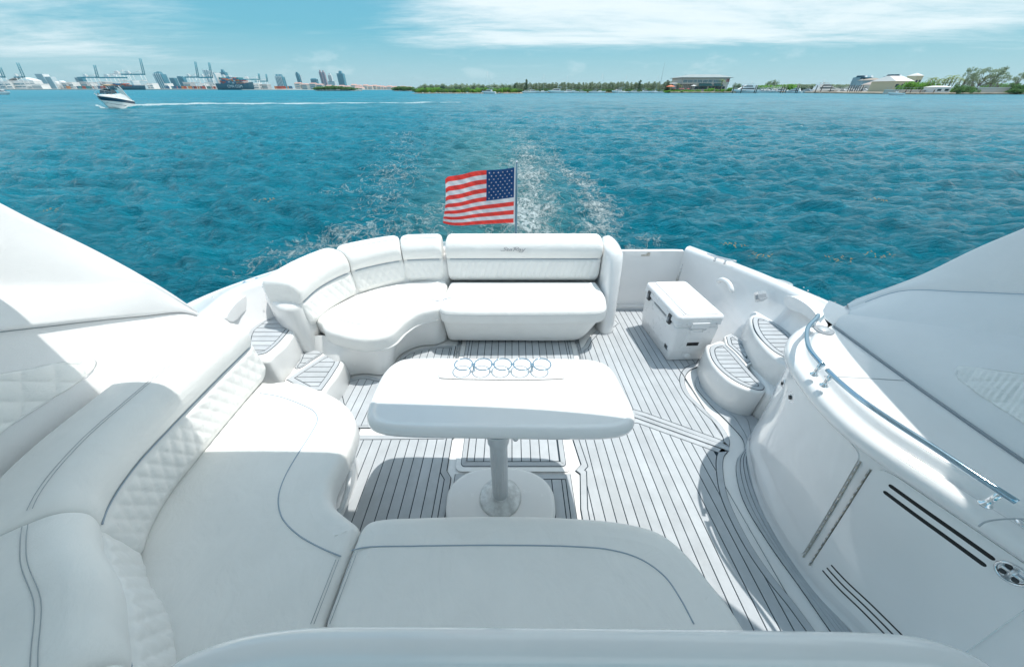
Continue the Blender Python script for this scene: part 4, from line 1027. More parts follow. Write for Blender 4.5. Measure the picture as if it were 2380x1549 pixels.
h = plate(.28, .72, .17, .37, 'N', -.006, .010, WPL, 'handle_recess', cool)
plate(.35, .66, .185, .225, 'N', .004, .0115, BLK, 'handle_grip', h)
plate(.34, .67, .228, .345, 'N', .006, .014, WPL, 'handle_flap', h)
for s in (.35, .65): plate(s - .03, s + .03, .34, .365, 'N', .008, .020, WPL, 'handle_hinge', h)
MB().box((side_pt(.5, .37, 'N', .01)[0], side_pt(.5, .37, 'N', .01)[1], .418), (.15, .04, .05), ang).build('pull_lip', WPL, lid_)
for s in (.2, .87):
    c = side_pt(s, .43, 'N', .016); m = MB(); m.lathe(c, [(0, .0), (.006, -.001), (0, -.003)], 10, 'y'); m.build('screw', STEEL, cool)
c = side_pt(.5, .058, 'N', .0); m = MB(); m.lathe(c, [(.028, .01), (.028, -.006), (.020, -.012), (0, -.012)], 24, 'y'); m.build('drain_plug', WPL, cool)

# ================================================================== FLAG
YF = 3.56
flag = thing('ensign', 'red, white and blue striped flag with stars flying from a thin staff above the sofa', 'flag', Py(1199.5, 548, YF))
a, b = Py(1201, 376, YF), Py(1199, 560, YF)
m = MB(); m.tube([b, a], [.0125, .0085], 12); m.build('staff', mat('dark_staff', (.09, .19, .26), .35, .3), flag)
m = MB(); m.lathe((a[0], a[1], a[2]), [(.0, -.004), (.011, -.002), (.012, .006), (0, .014)], 14); m.build('staff_finial', CHR, flag)
m = MB(); m.lathe((b[0], b[1], b[2] - .02), [(.035, 0), (.035, .01), (.02, .02), (.016, .07), (.0125, .08)], 16); m.build('staff_socket', CHR, flag)
def zf(x, y): return np.array((971.6 + x * .1434, 347 + y * .1434))
Tt = resamp(cr([zf(*p) for p in [(1582, 292), (1420, 318), (1250, 332), (1105, 338), (900, 362), (700, 412), (560, 432), (485, 445), (440, 485)]], 8), 121)
Bb = resamp(cr([zf(*p) for p in [(1568, 1188), (1400, 1195), (1200, 1206), (950, 1218), (700, 1234), (560, 1228), (470, 1208), (420, 1192)]], 8), 121)
def flagpt(s, t):
    i = min(max(s, 0), 1) * 120; f = int(min(i, 119)); g = i - f
    T = np.array(Tt[f]) * (1-g) + np.array(Tt[f+1]) * g; B = np.array(Bb[f]) * (1-g) + np.array(Bb[f+1]) * g
    uv = T * (1 - t) + B * t; uv[1] += 13 * s ** 1.3 * math.sin(math.pi * t); uv[0] += 2.2 * math.sin(t * 5) * s ** 3
    y = YF + .035 * math.sin(s * 7 + t * 2.4) * s ** .7 + .012 * math.sin(s * 17 - t * 9) * s + .007 * math.sin((s * 1.2 + t) * 34) * min(1, s * 4) + .05 * s * s * math.sin(t * 3)
    return Py(uv[0], uv[1], y)
def flagpatch(s0, s1, t0, t1, matl, name, parent, ns=90, nt_=8, off=0):
    ns = max(6, int(ns * (s1 - s0))); rows = []
    for j in range(nt_ + 1): rows.append([flagpt(s0 + (s1 - s0) * k / ns, t0 + (t1 - t0) * j / nt_) for k in range(ns + 1)])
    f = rows; bck = [[(x, y + .0012, z) for x, y, z in r] for r in rows]
    m = MB(); m.loft(f); m.loft(bck[::-1]); return m.build(name, matl, parent)
cloth = flagpatch(0, .018, 0, 1, WHT, 'cloth_header', flag, 200, 30)
for k in range(13):
    s0 = .405 if k < 7 else .018
    flagpatch(s0, 1, k / 13, (k + 1) / 13, RED if k % 2 == 0 else WHT, 'stripe', flag)
can = flagpatch(.018, .405, 0, 7 / 13, NAVY, 'canton', flag, 120, 26)
m = MB()
for r_ in range(9):
    for c_ in range(6 if r_ % 2 == 0 else 5):
        s = .018 + .387 * ((c_ + (.5 if r_ % 2 == 0 else 1)) / 6 * .97 + .01); t = (7 / 13) * ((r_ + .9) / 9.6)
        vs = []
        for k in range(10):
            rr = .0165 if k % 2 == 0 else .0066; a_ = math.pi / 2 + k * math.pi / 5
            p = flagpt(s + rr * math.cos(a_) * .83, t - rr * math.sin(a_) * 1.05); vs.append((p[0], p[1] - .004, p[2]))
        c_p = flagpt(s, t); vs.append((c_p[0], c_p[1] - .0045, c_p[2]))
        m.add(vs, [(k, (k + 1) % 10, 10) for k in range(10)])
st = m.build('stars', WHT, can); st['kind'] = 'stuff'
# ================================================================== WATER
def wmat():
    m = bpy.data.materials.new('sea_water'); m.use_nodes = True; t = m.node_tree; b = t.nodes['Principled BSDF']
    tc = t.nodes.new('ShaderNodeTexCoord'); O = tc.outputs['Object']
    at = t.nodes.new('ShaderNodeAttribute'); at.attribute_name = 'foam'
    sh = t.nodes.new('ShaderNodeAttribute'); sh.attribute_name = 'churn'
    big = noise(t, O, .035, 4, .55); mid_ = noise(t, O, (.25, .8, .5), 5, .6, off=(5, 2, 0)); fine = noise(t, O, (1.3, 3.4, 2), 6, .65)
    c = t.nodes.new('ShaderNodeValToRGB'); e = c.color_ramp.elements
    e[0].position = .32; e[0].color = (*WDEEP, 1); e[1].position = .68; e[1].color = (*WLITE, 1)
    s_ = mth(t, 'ADD', mth(t, 'MULTIPLY', big, .25), mth(t, 'ADD', mth(t, 'MULTIPLY', mid_, .35), mth(t, 'MULTIPLY', fine, .40)))  # fine share paints the light and dark speckle of ripples into the colour
    t.links.new(s_, c.inputs[0])
    # churned, aerated water behind the boat is paler green
    m1 = t.nodes.new('ShaderNodeMix'); m1.data_type = 'RGBA'; t.links.new(mth(t, 'MULTIPLY', sh.outputs['Fac'], .9), m1.inputs[0])
    t.links.new(c.outputs[0], m1.inputs[6]); m1.inputs[7].default_value = (.09, .27, .28, 1)
    f1 = noise(t, O, (3.2, 2.6, 1), 9, .70, dist=.8); f2 = noise(t, O, (12, 9, 3), 6, .7, dist=.5, off=(2, 3, 0)); f3 = noise(t, O, (.55, .45, 1), 4, .6, off=(7, 1, 0))
    fs = mth(t, 'ADD', mth(t, 'ADD', mth(t, 'MULTIPLY', f1, .55), mth(t, 'MULTIPLY', f2, .25)), mth(t, 'MULTIPLY', f3, .35))
    th = mth(t, 'SUBTRACT', mth(t, 'ADD', fs, mth(t, 'MULTIPLY', at.outputs['Fac'], .36)), .785)
    wv = t.nodes.new('ShaderNodeTexVoronoi'); wv.feature = 'DISTANCE_TO_EDGE'; wv.inputs['Scale'].default_value = 2.1
    wn = t.nodes.new('ShaderNodeTexNoise'); wn.inputs['Scale'].default_value = 1.7; wn.inputs['Detail'].default_value = 6; t.links.new(O, wn.inputs[0])
    wa = t.nodes.new('ShaderNodeVectorMath'); wa.operation = 'MULTIPLY_ADD'; t.links.new(wn.outputs['Color'], wa.inputs[0]); wa.inputs[1].default_value = (1.6, 1.6, 0); t.links.new(O, wa.inputs[2])
    t.links.new(wa.outputs[0], wv.inputs['Vector'])
    lace = mrange(t, wv.outputs[0], .0, .09, 1, 0)
    lm = mth(t, 'MULTIPLY', lace, mrange(t, mth(t, 'ADD', th, .10), -.02, .10))
    mask = mth(t, 'MAXIMUM', mth(t, 'MULTIPLY', lm, .50), mrange(t, th, .0, .16))
    mask = mth(t, 'MULTIPLY', mask, mrange(t, mth(t, 'ADD', mth(t, 'MULTIPLY', f2, .5), mth(t, 'MULTIPLY', noise(t, O, (7, 5, 2), 7, .75, dist=1.2, off=(4, 4, 0)), .5)), .40, .52, .15, 1))
    mask = mth(t, 'MULTIPLY', mask, mrange(t, at.outputs['Fac'], .02, .15))
    m2 = t.nodes.new('ShaderNodeMix'); m2.data_type = 'RGBA'; t.links.new(mask, m2.inputs[0])
    t.links.new(m1.outputs[2], m2.inputs[6]); m2.inputs[7].default_value = (.60, .70, .71, 1)
    t.links.new(m2.outputs[2], b.inputs['Base Color'])
    gd = t.nodes.new('ShaderNodeVectorMath'); gd.operation = 'LENGTH'; t.links.new(O, gd.inputs[0])
    far_ = mrange(t, gd.outputs['Value'], 25, 260, 0, .26)      # unresolved ripples roughen the sea with distance
    t.links.new(mth(t, 'MAXIMUM', mrange(t, mask, 0, 1, .07, .6), mth(t, 'ADD', far_, .07)), b.inputs['Roughness'])
    b.inputs['IOR'].default_value = 1.33; b.inputs['Specular IOR Level'].default_value = .32
    h1 = noise(t, O, (1.5, 5.5, 2), 8, .68, dist=.3); h2 = noise(t, O, (.4, 1.5, 1), 5, .6, dist=.4, off=(1, 9, 0))
    hh = mth(t, 'ADD', mth(t, 'MULTIPLY', h1, .56), mth(t, 'MULTIPLY', h2, .16))
    hh = mth(t, 'ADD', hh, mth(t, 'MULTIPLY', mask, .12))
    bp = t.nodes.new('ShaderNodeBump'); bp.inputs['Strength'].default_value = 1; bp.inputs['Distance'].default_value = .55
    t.links.new(hh, bp.inputs['Height']); t.links.new(bp.outputs[0], b.inputs['Normal'])
    return m
WDEEP = (.0, .102, .150); WLITE = (.0, .262, .365)
def polyd(x, y, pts):
    best = np.full(x.shape, 1e9); par = np.zeros(x.shape); L = 0; seg = [math.dist(pts[i], pts[i+1]) for i in range(len(pts) - 1)]; tot = sum(seg)
    for i in range(len(pts) - 1):
        a, b = pts[i], pts[i + 1]; dx, dy = b[0] - a[0], b[1] - a[1]; q = np.clip(((x - a[0]) * dx + (y - a[1]) * dy) / (dx*dx + dy*dy), 0, 1)
        d = np.hypot(x - a[0] - q * dx, y - a[1] - q * dy); k = d < best; best[k] = d[k]; par[k] = (L + q[k] * seg[i]) / tot; L += seg[i]
    return best, par
def water():
    rs = [1.5]
    while rs[-1] < 230: rs.append(rs[-1] * 1.0068)
    while rs[-1] < 30000: rs.append(rs[-1] * 1.03)
    rs = np.array(rs); az = np.r_[np.linspace(-76, 76, 760), np.linspace(82, 278, 34)]; az = np.radians(az)
    Rr, A = np.meshgrid(rs, az, indexing='ij'); x = Rr * np.sin(A); y = Rr * np.cos(A); z = np.full(x.shape, WATER)
    cell = np.maximum(Rr * .0068, Rr * math.radians(.2)); g = np.random.default_rng(5)
    for k in range(110):
        lam = .26 * (9 / .26) ** g.random(); th = math.radians(g.normal(80, 34 if lam < 1.2 else 20)); kx, ky = math.cos(th) * 2*math.pi/lam, math.sin(th) * 2*math.pi/lam
        amp = .0094 * lam ** .74 * (1.35 if lam < 1.8 else .42); ph = g.random() * 6.28; att = np.clip((lam / cell - 2.2) / 2, 0, 1) * np.clip(1.25 - Rr / 420, .35, 1)
        p = kx * x + ky * y + ph; s = np.sin(p + .35 * np.sin(p)); z += amp * att * s
    mbx = [P(304, 250.5, WATER)[:2], P(420, 245, WATER)[:2], P(560, 243, WATER)[:2], P(690, 242.2, WATER)[:2], P(860, 241, WATER)[:2], P(1080, 240, WATER)[:2]]
    d_, q_ = polyd(x, y, mbx); wk = np.clip(1 - (d_ / (1.3 + 1.4 * q_)) ** 2, 0, 1); z += wk * (.50 - .30 * np.minimum(q_ * 2.5, 1))
    n1 = len(rs); n2 = len(az); vs = np.stack([x, y, z], -1).reshape(-1, 3)
    i = np.arange(n1 - 1)[:, None]; j = np.arange(n2)[None, :]; j2 = (j + 1) % n2
    f = np.stack([i * n2 + j, i * n2 + j2, (i + 1) * n2 + j2, (i + 1) * n2 + j], -1).reshape(-1, 4)
    me = bpy.data.meshes.new('water'); me.vertices.add(len(vs)); me.vertices.foreach_set('co', vs.ravel())
    me.loops.add(f.size); me.loops.foreach_set('vertex_index', f.ravel()); me.polygons.add(len(f))
    me.polygons.foreach_set('loop_start', np.arange(0, f.size, 4)); me.polygons.foreach_set('loop_total', np.full(len(f), 4))
    me.polygons.foreach_set('use_smooth', np.ones(len(f), bool)); me.update(); me.validate()
    foam = np.zeros(x.shape); churn = np.zeros(x.shape)
    W_ = WATER
    def arm(px, w0, w1, str0, str1, target=None):
        nonlocal foam
        pts = [P(u, v, W_)[:2] for u, v in px]; d, q = polyd(x, y, pts); wd = w0 + (w1 - w0) * q
        foam = np.maximum(foam, np.clip(1 - (d / wd) ** 1.6, 0, 1) * (str0 + (str1 - str0) * q))
    # our own wake: turbulent middle, right arm, left arm
    arm([(1215, 640), (1215, 560), (1222, 480), (1226, 420), (1222, 350), (1200, 318), (1185, 290)], 1.5, 2.4, .95, .36)
    arm([(1330, 640), (1385, 560), (1405, 520), (1375, 450), (1310, 395), (1262, 345), (1240, 322)], 1.0, 1.6, .92, .44)
    arm([(1460, 600), (1500, 560), (1450, 530), (1380, 480)], .7, .6, .72, .5)
    arm([(700, 600), (800, 545), (950, 505), (1060, 480)], 1.8, 1.6, .68, .52)
    arm([(800, 440), (870, 428), (930, 415), (1000, 390)], 1.4, 2.2, .62, .5)
    arm([(940, 600), (900, 520), (905, 460), (925, 400), (935, 350), (950, 310)], 1.6, 3.0, .60, .42)
    arm([(1100, 640), (1010, 560), (960, 500)], 1.3, 1.2, .62, .5)
    arm([(1180, 620), (1290, 560), (1400, 545)], .9, .9, .85, .6)
    d, q = polyd(x, y, [P(u, v, W_)[:2] for u, v in [(1150, 640), (1170, 560), (1150, 450), (1130, 340), (1110, 290)]])
    churn = np.clip(1 - d / (2.6 + 3.2 * q), 0, 1) ** .8 * (1 - .75 * q)
    # wake of the passing boat
    mbx = [P(304, 250.5, W_)[:2], P(420, 245, W_)[:2], P(560, 243, W_)[:2], P(690, 242.2, W_)[:2], P(860, 241, W_)[:2], P(1060, 240, W_)[:2]]
    d, q = polyd(x, y, mbx); foam = np.maximum(foam, np.clip(1 - (d / (1.1 + 1.3 * q)) ** 2, 0, 1) * (2.2 - 1.25 * q))
    d, q = polyd(x, y, [P(224, 244, W_)[:2], P(240, 251.5, W_)[:2], P(270, 253, W_)[:2], P(305, 250, W_)[:2]])
    foam = np.maximum(foam, np.clip(1 - (d / .5) ** 2, 0, 1) * 1.2)
    for nm, arr in (('foam', foam), ('churn', churn)):
        a = me.attributes.new(nm, 'FLOAT', 'POINT'); a.data.foreach_set('value', arr.ravel().astype(np.float32))
    o = bpy.data.objects.new('water', me); C.objects.link(o); me.materials.append(wmat()); o['kind'] = 'structure'; o['label'] = 'teal choppy bay water with white wake foam'
    return o
water()

# ================================================================== FAR SHORE
def copy_tree(o, parent=None):
    c = o.copy(); C.objects.link(c)
    if parent is not None: c.parent = parent
    for ch in list(o.children): copy_tree(ch, c)
    return c
W0 = WATER
def base(u, Y): return Py(u, 208, Y)[0] if False else (u - CU) / FPX * (Y / (CS + (CV - 206) / FPX * SN))
Z1 = lambda x, y: (x * .26244, 104 + y * .26244)
Z2 = lambda x, y: (624.6 + x * .17495, 124.9 + y * .17495)
Z3 = lambda x, y: (936.9 + x * .26244, 124.9 + y * .26244)
Z4 = lambda x, y: (1492 + x * .18952, 124.9 + y * .18952)
Z5 = lambda x, y: (1873.5 + x * .21285, 124.9 + y * .21285)
FW = mat('far_white', (.72, .74, .74), .6, var=(.05, .06, 3)); FC = mat('far_cream', (.50, .50, .47), .7, var=(.05, .08, 3)); FG = mat('far_glass', (.14, .27, .33), .15)
FTEAL = mat('crane_teal', (.02, .24, .32), .5); FPK = mat('roof_terracotta', (.50, .32, .28), .7); FGR = mat('far_grey', (.36, .40, .42), .7, var=(.06, .1, 3))
FDK = mat('ship_dark', (.03, .12, .17), .5); FGLB = mat('glass_tower', (.09, .26, .33), .2, var=(.04, .2, 3)); FROSE = mat('rose_stone', (.42, .32, .36), .6)
LANDM = mat('shore_rock', (.30, .25, .19), .9, var=(.2, .25, 5), bump=(.6, .5, .3)); QUAY = mat('quay_concrete', (.50, .48, .44), .8, var=(.05, .1, 4))
SAND = mat('pale_sand', (.48, .36, .28), .9, var=(.3, .15, 4))
def land(name, u0, u1, Y, depth, h, m_, n=40, rough=3):
    xs = np.linspace(base(u0, Y), base(u1, Y), n); r_ = random.Random(int(u0 + u1))
    fr_ = [(x, Y + r_.uniform(-rough, rough)) for x in xs]; bk_ = [(x * 1.0, Y + depth) for x in xs[::-1]]
    m = MB(); pad(m, fr_ + bk_, W0 - 2, W0 + h, min(h * .6, 1.0)); o = m.build(name, m_); o['kind'] = 'structure'; return o
land('port_quay', -80, 640, 1500, 400, 3.0, QUAY, 60, 1)
land('far_shore', 560, 990, 1300, 300, 1.2, QUAY, 60, 4)
land('mangrove_shore', 955, 1216, 305, 30, .35, SAND, 60, 2.0)
land('pine_shore', 1160, 1600, 356, 160, .5, LANDM, 60, 2)
land('island_shore', 1560, 1716, 352, 90, .9, LANDM, 40, 1.2)
land('marina_shore', 1716, 2160, 560, 200, 1.0, LANDM, 40, 3)
land('right_shore', 2120, 2640, 258, 160, .9, LANDM, 60, 2.0)

def crane(Y, u0, u1, vb, tip, look, white=False, grp=None):
    A = Py(u0, vb, Y); B = Py(u1, vb, Y); H = A[2]; L = B[0] - A[0]
    t = thing('gantry_crane', look, 'crane', ((A[0] + B[0]) / 2, Y, W0 + 3))
    lm = FW; bm_ = FW if white else FTEAL; r = max(1.0, .018 * H)
    hx = B[0] if tip else A[0] + L * .62
    xa, xb = hx - L * (.10 if tip else .02), hx - L * (.62 if tip else .42)
    if tip is None: xa = A[0] + L * .60; xb = A[0] + L * .28
    for x in (xa, xb):
        for dy in (-9, 9):
            m = MB(); m.tube([(x, Y + dy, W0 + 2.5), (x, Y + dy * .8, H)], r, 4); m.build('leg', lm, t)
    m = MB()
    for h in (.32, .62):
        for dy in (-9, 9): m.tube([(xa, Y + dy, W0 + (H - W0) * h), (xb, Y + dy, W0 + (H - W0) * h)], r * .8, 4)
        for x in (xa, xb): m.tube([(x, Y - 9, W0 + (H - W0) * h), (x, Y + 9, W0 + (H - W0) * h)], r * .8, 4)
    for dy in (-9, 9): m.tube([(xa, Y + dy, W0 + (H - W0) * .32), (xb, Y + dy, W0 + (H - W0) * .62)], r * .5, 4)
    m.build('portal_tie', lm, t)
    m = MB()
    for dy in (-4, 4): m.box(((A[0] + B[0]) / 2, Y + dy, H + 1.5), (L, 1.6, 3.4))
    n_ = int(L / 8)
    for k in range(n_): m.box((A[0] + (k + .5) * L / n_, Y, H + 1.5), (.8, 8, 1.2))
    m.build('girder', bm_, t)
    hs = MB(); hs.box((A[0] + L * .30, Y, H + 6.5), (L * .16, 8, 7)); hs.box((A[0] + L * .30, Y, H + 10.6), (L * .10, 6, 1.6)); hs.build('machinery_house', lm, t)
    ax = Vector((xa, Y, H + (H - W0) * .30)); m = MB()
    for dy in (-4, 4): m.tube([(xa - L*.04, Y + dy, H), (ax.x, Y, ax.z)], r * .7, 4)
    m.tube([(ax.x, Y, ax.z), (A[0] + L * .12, Y, H + 3)], r * .35, 4); m.tube([(ax.x, Y, ax.z), (xb, Y, H + 3)], r * .5, 4)
    m.build('top_frame', lm, t)
    if tip:
        T = Py(tip[0], tip[1], Y); m = MB()
        for dy in (-4, 4): m.tube([(B[0], Y + dy, H + 1), (T[0], Y + dy * .8, T[2])], r * 1.35, 4)
        for k in range(1, 9): s = k / 9; m.tube([(B[0] + (T[0]-B[0])*s, Y - 4, H + (T[2]-H)*s), (B[0] + (T[0]-B[0])*s, Y + 4, H + (T[2]-H)*s)], r * .5, 4)
        m.build('boom', bm_, t)
        m = MB(); m.tube([(ax.x, Y, ax.z), ((B[0] + T[0]) / 2, Y, (H + T[2]) / 2)], r * .3, 4); m.build('stay', lm, t)
    else:
        m = MB(); m.tube([(ax.x, Y, ax.z), (B[0] - L * .05, Y, H + 3)], r * .35, 4); m.build('stay', lm, t)
    return t
def CZ(u0, u1, vb, tip, *a, Y=1530, **k):
    q0, q1 = Z1(u0, vb), Z1(u1, vb); crane(Y, q0[0], q1[0], q0[1], Z1(*tip) if tip else None, *a, **k)
CZ(-75, 38, 292, (-2, 200), 'teal and white port crane at the far left edge, boom raised')
CZ(138, 213, 293, (155, 160), 'teal and white port crane with raised boom, before the white terminal hall')
CZ(725, 868, 295, (836, 180), 'teal and white port crane with raised boom, left of the docked low dark ship')
CZ(890, 1120, 297, None, 'port crane with low teal beam above the left half of the low dark ship')
CZ(985, 1190, 266, None, 'all-white port crane with tall apex above the low dark ship', white=True, Y=1560)
CZ(1085, 1278, 268, (1240, 122), 'tallest port crane, boom raised above the right end of the low dark ship')
CZ(1645, 1757, 293, (1728, 150), 'left one of two tall teal port cranes with raised booms standing close together')
CZ(1770, 1878, 296, (1850, 158), 'right one of two tall teal port cranes with raised booms standing close together')
CZ(1920, 2130, 301, None, 'port crane with level teal beam right above the big container ship')
CZ(2145, 2300, 312, (2290, 255), 'smaller teal port crane with raised boom behind the stern of the container ship', Y=1800)
CZ(2262, 2368, 328, (2356, 260), 'smallest teal port crane with raised boom, rightmost of the port', Y=1900)

def tower(Y, q0, q1, vtop_px, m_, look, nm='tower', fins=0, bands=12, crown=None, glass=FG, step=None, cat='tower'):
    A = Py(q0[0], q0[1], Y); B = Py(q1[0], q1[1], Y); x0, x1 = A[0], B[0]; H = (A[2] + B[2]) / 2; wd = x1 - x0; dp = wd * .8
    t = thing(nm, look, cat, ((x0 + x1) / 2, Y, W0)); c = ((x0 + x1) / 2, Y)
    m = MB(); m.box((c[0], c[1], (H + W0) / 2), (wd, dp, H - W0))
    if step: m.box((c[0] + wd * step * .5, c[1], H + (H - W0) * .02), (wd * (1 - abs(step)), dp * .8, (H - W0) * .1))
    m.build('wall', m_, t)
    for k in range(bands):
        z = W0 + (H - W0) * (k + .6) / bands; mm_ = MB(); mm_.box((c[0], c[1] - dp / 2 - .1, z), (wd * .90, .8, (H - W0) / bands * .45)); mm_.build('window_band', glass, t)
    if fins:
        for k in range(fins):
            x = x0 + wd * (k + .5) / fins; mm_ = MB(); mm_.box((x, c[1] - dp / 2 - .8, (H + W0) / 2 + 2), (wd / fins * .35, 2.2, (H - W0) + 4)); mm_.build('balcony_stack', FW, t)
    if crown:
        mm_ = MB()
        for k, (fx, w_, h_) in enumerate(crown): mm_.box((x0 + wd * fx, c[1], H + h_ / 2), (wd * w_, dp * .7, h_), taper=.7)
        mm_.build('roof', m_, t)
    return t
TZ = lambda f, x0, x1, yt, Y, *a, **k: tower(Y, f(x0, yt), f(x1, yt), 0, *a, **k)
TZ(Z1, 333, 400, 260, 2200, FW, 'leaning-looking white slab tower, the taller of the pair by the terminal', bands=16)
TZ(Z1, 412, 466, 284, 2200, FW, 'white slab tower, the shorter of the pair by the terminal', bands=14)
TZ(Z1, 666, 690, 292, 2300, FGR, 'small pale tower behind the leftmost raised crane of the ship berth', bands=8)
TZ(Z1, 694, 734, 286, 2300, FGLB, 'small blue glass block just right of the small pale tower', bands=8)
TZ(Z1, 1375, 1447, 262, 2400, FGLB, 'broad glass tower with white vertical fins, left of the port gap', fins=4, bands=16, crown=[(.2, .3, 8), (.6, .4, 12)])
TZ(Z1, 1508, 1550, 294, 2500, FGLB, 'plain dark glass tower, left one of the two between the cranes', bands=12)
TZ(Z1, 1580, 1628, 288, 2500, FGLB, 'dark glass tower with stepped roof, right one of the two between the cranes', bands=12, step=-.3)
TZ(Z1, 1806, 1862, 228, 2300, FW, 'tallest white tower, behind the two close cranes', bands=22, fins=3)
TZ(Z1, 1955, 2000, 245, 2300, FGLB, 'glass tower rising behind the container ship, with a roof block', bands=18, crown=[(.5, .5, 12)])
TZ(Z1, 2004, 2040, 275, 2350, FW, 'pale tower stepping down beside the glass tower behind the container ship', bands=12)
TZ(Z2, 98, 190, 308, 2100, FGLB, 'wide glass tower with two pointed crowns, first tower right of the port', fins=5, bands=16, crown=[(.24, .3, 10), (.72, .34, 10)])
TZ(Z2, 358, 396, 264, 2150, FGLB, 'slim glass tower with rounded top above pink-roofed flats', bands=18, crown=[(.5, .7, 6)])
TZ(Z2, 399, 420, 280, 2160, FW, 'narrow pale tower touching the slim glass tower', bands=14)
TZ(Z2, 566, 640, 342, 2100, FGLB, 'squat glass tower with flared flat roof', bands=10, crown=[(.5, 1.15, 4)])
TZ(Z2, 668, 700, 244, 2100, FROSE, 'left shaft of the rose-topped twin towers', bands=20, crown=[(.5, .6, 8)])
TZ(Z2, 708, 742, 250, 2090, FROSE, 'right shaft of the rose-topped twin towers', bands=20, crown=[(.5, .6, 8)])
TZ(Z2, 790, 836, 290, 2120, FW, 'white-capped tower between the twin towers and the dark slab', bands=16, crown=[(.5, .8, 9)])
TZ(Z2, 797, 886, 368, 2080, FW, 'low pale apartment block in front of the white-capped tower', bands=7)
TZ(Z2, 912, 992, 264, 2050, FGLB, 'broad dark blue slab tower with a pale roof lid, rightmost tower', bands=20, crown=[(.55, .5, 10)])
def condo(f, x0, x1, yt, yb, Y, look, hx=3):
    A = Py(*f(x0, yt), Y); B = Py(*f(x1, yt), Y); H = A[2]; L = B[0] - A[0]
    t = thing('apartment_block', look, 'apartments', ((A[0] + B[0]) / 2, Y, W0)); nb = max(2, int(L / 26))
    for k in range(nb):
        c = A[0] + L * (k + .5) / nb; h = (H - W0) * (1 if k % 2 == 0 else .84); m = MB(); m.box((c, Y + (k % 2) * 6, W0 + h / 2), (L / nb * .96, 26, h)); w_ = m.build('wall', FC, t)
        m = MB(); m.box((c, Y + (k % 2) * 6, W0 + h + 1.6), (L / nb * 1.0, 27, 3.2), taper=.6); m.build('roof', FPK, t)
        for j in range(3):
            m = MB(); m.box((c, Y + (k % 2) * 6 - 13.1, W0 + h * (j + .7) / 3.4), (L / nb * .7, .5, h * .14)); m.build('window_band', FG, w_)
for a in [(Z2, 355, 510, 395, 480, 1700, 'pink-roofed flats at the foot of the slim glass tower'), (Z2, 555, 712, 400, 480, 1700, 'pink-roofed flats at the foot of the squat flared tower'),
          (Z2, 775, 905, 428, 480, 1700, 'low pink-roofed flats between the twin towers and the dark slab'), (Z2, 940, 1070, 430, 480, 1650, 'low pink-roofed flats at the foot of the dark blue slab'),
          (Z2, 1105, 1225, 418, 490, 1500, 'pale flats with dark pink roof just right of the dark scrub islet'), (Z2, 1160, 1250, 452, 495, 1400, 'lowest flats with pale pink roofs on the waterline'),
          (Z2, 1262, 1380, 424, 498, 1500, 'pale shoreline flats with wide pink roofs in the middle of the low row'), (Z2, 1388, 1490, 428, 498, 1520, 'shoreline flats with grey walls right of the middle row'),
          (Z2, 1506, 1565, 440, 500, 1520, 'small flats left of the long pink roof'), (Z2, 1575, 1700, 438, 505, 1520, 'flats with one long pink roof before the second scrub islet'),
          (Z2, 1745, 1895, 443, 505, 1500, 'distant pink-roofed flats half hidden by the second scrub islet')]: condo(*a)
# port buildings, terminal hall, silos
def block(f, x0, x1, yt, Y, m_, name, look, cat, roofm=None, arch=False):
    A = Py(*f(x0, yt), Y); B = Py(*f(x1, yt), Y); H = A[2]; L = B[0] - A[0]; c = (A[0] + B[0]) / 2
    t = thing(name, look, cat, (c, Y, W0)); m = MB(); m.box((c, Y, (W0 + H) / 2), (L, 30, H - W0)); m.build('wall', m_, t)
    m = MB()
    if arch: m.loft([[(A[0] + L * k / 14, Y + dy, H + math.sin(math.pi * k / 14) * L * .10) for k in range(15)] for dy in (-16, 16)])
    else: m.box((c, Y, H + .6), (L * 1.02, 31, 1.2))
    m.build('roof', roofm or FW, t)
    n_ = max(3, int(L / 14))
    m = MB(); m.box((c, Y - 15.2, W0 + (H - W0) * .62), (L * .92, .5, (H - W0) * .16)); m.build('window_band', FG, t)
    if H - W0 > 14: m = MB(); m.box((c, Y - 15.2, W0 + (H - W0) * .34), (L * .92, .5, (H - W0) * .12)); m.build('window_band', FG, t)
    return t
block(Z1, -40, 120, 326, 1640, FW, 'terminal_hall', 'long white terminal hall at the far left edge of the port', 'terminal', arch=False)
block(Z1, 105, 330, 318, 1650, FW, 'terminal_hall', 'white terminal hall with gently arched roof behind the second crane', 'terminal', arch=True)
block(Z1, 255, 395, 350, 1600, FW, 'terminal_hall', 'lower white hall right of the arched terminal roof', 'terminal')
for k, (x0, x1, yt, lk) in enumerate([(488, 520, 330, 'left of the two round white silo drums'), (526, 570, 326, 'right of the two round white silo drums')]):
    A = Py(*Z1(x0, yt), 1700); B = Py(*Z1(x1, yt), 1700); r = (B[0] - A[0]) / 2; m = MB(); t = thing('storage_drum', lk + ' in the port', 'silo', ((A[0] + B[0]) / 2, 1700, W0))
    m.lathe(((A[0] + B[0]) / 2, 1700, W0), [(r, 0), (r, A[2] - W0), (r * .6, A[2] - W0 + r * .25), (0, A[2] - W0 + r * .3)], 20); m.build('drum', FW, t)
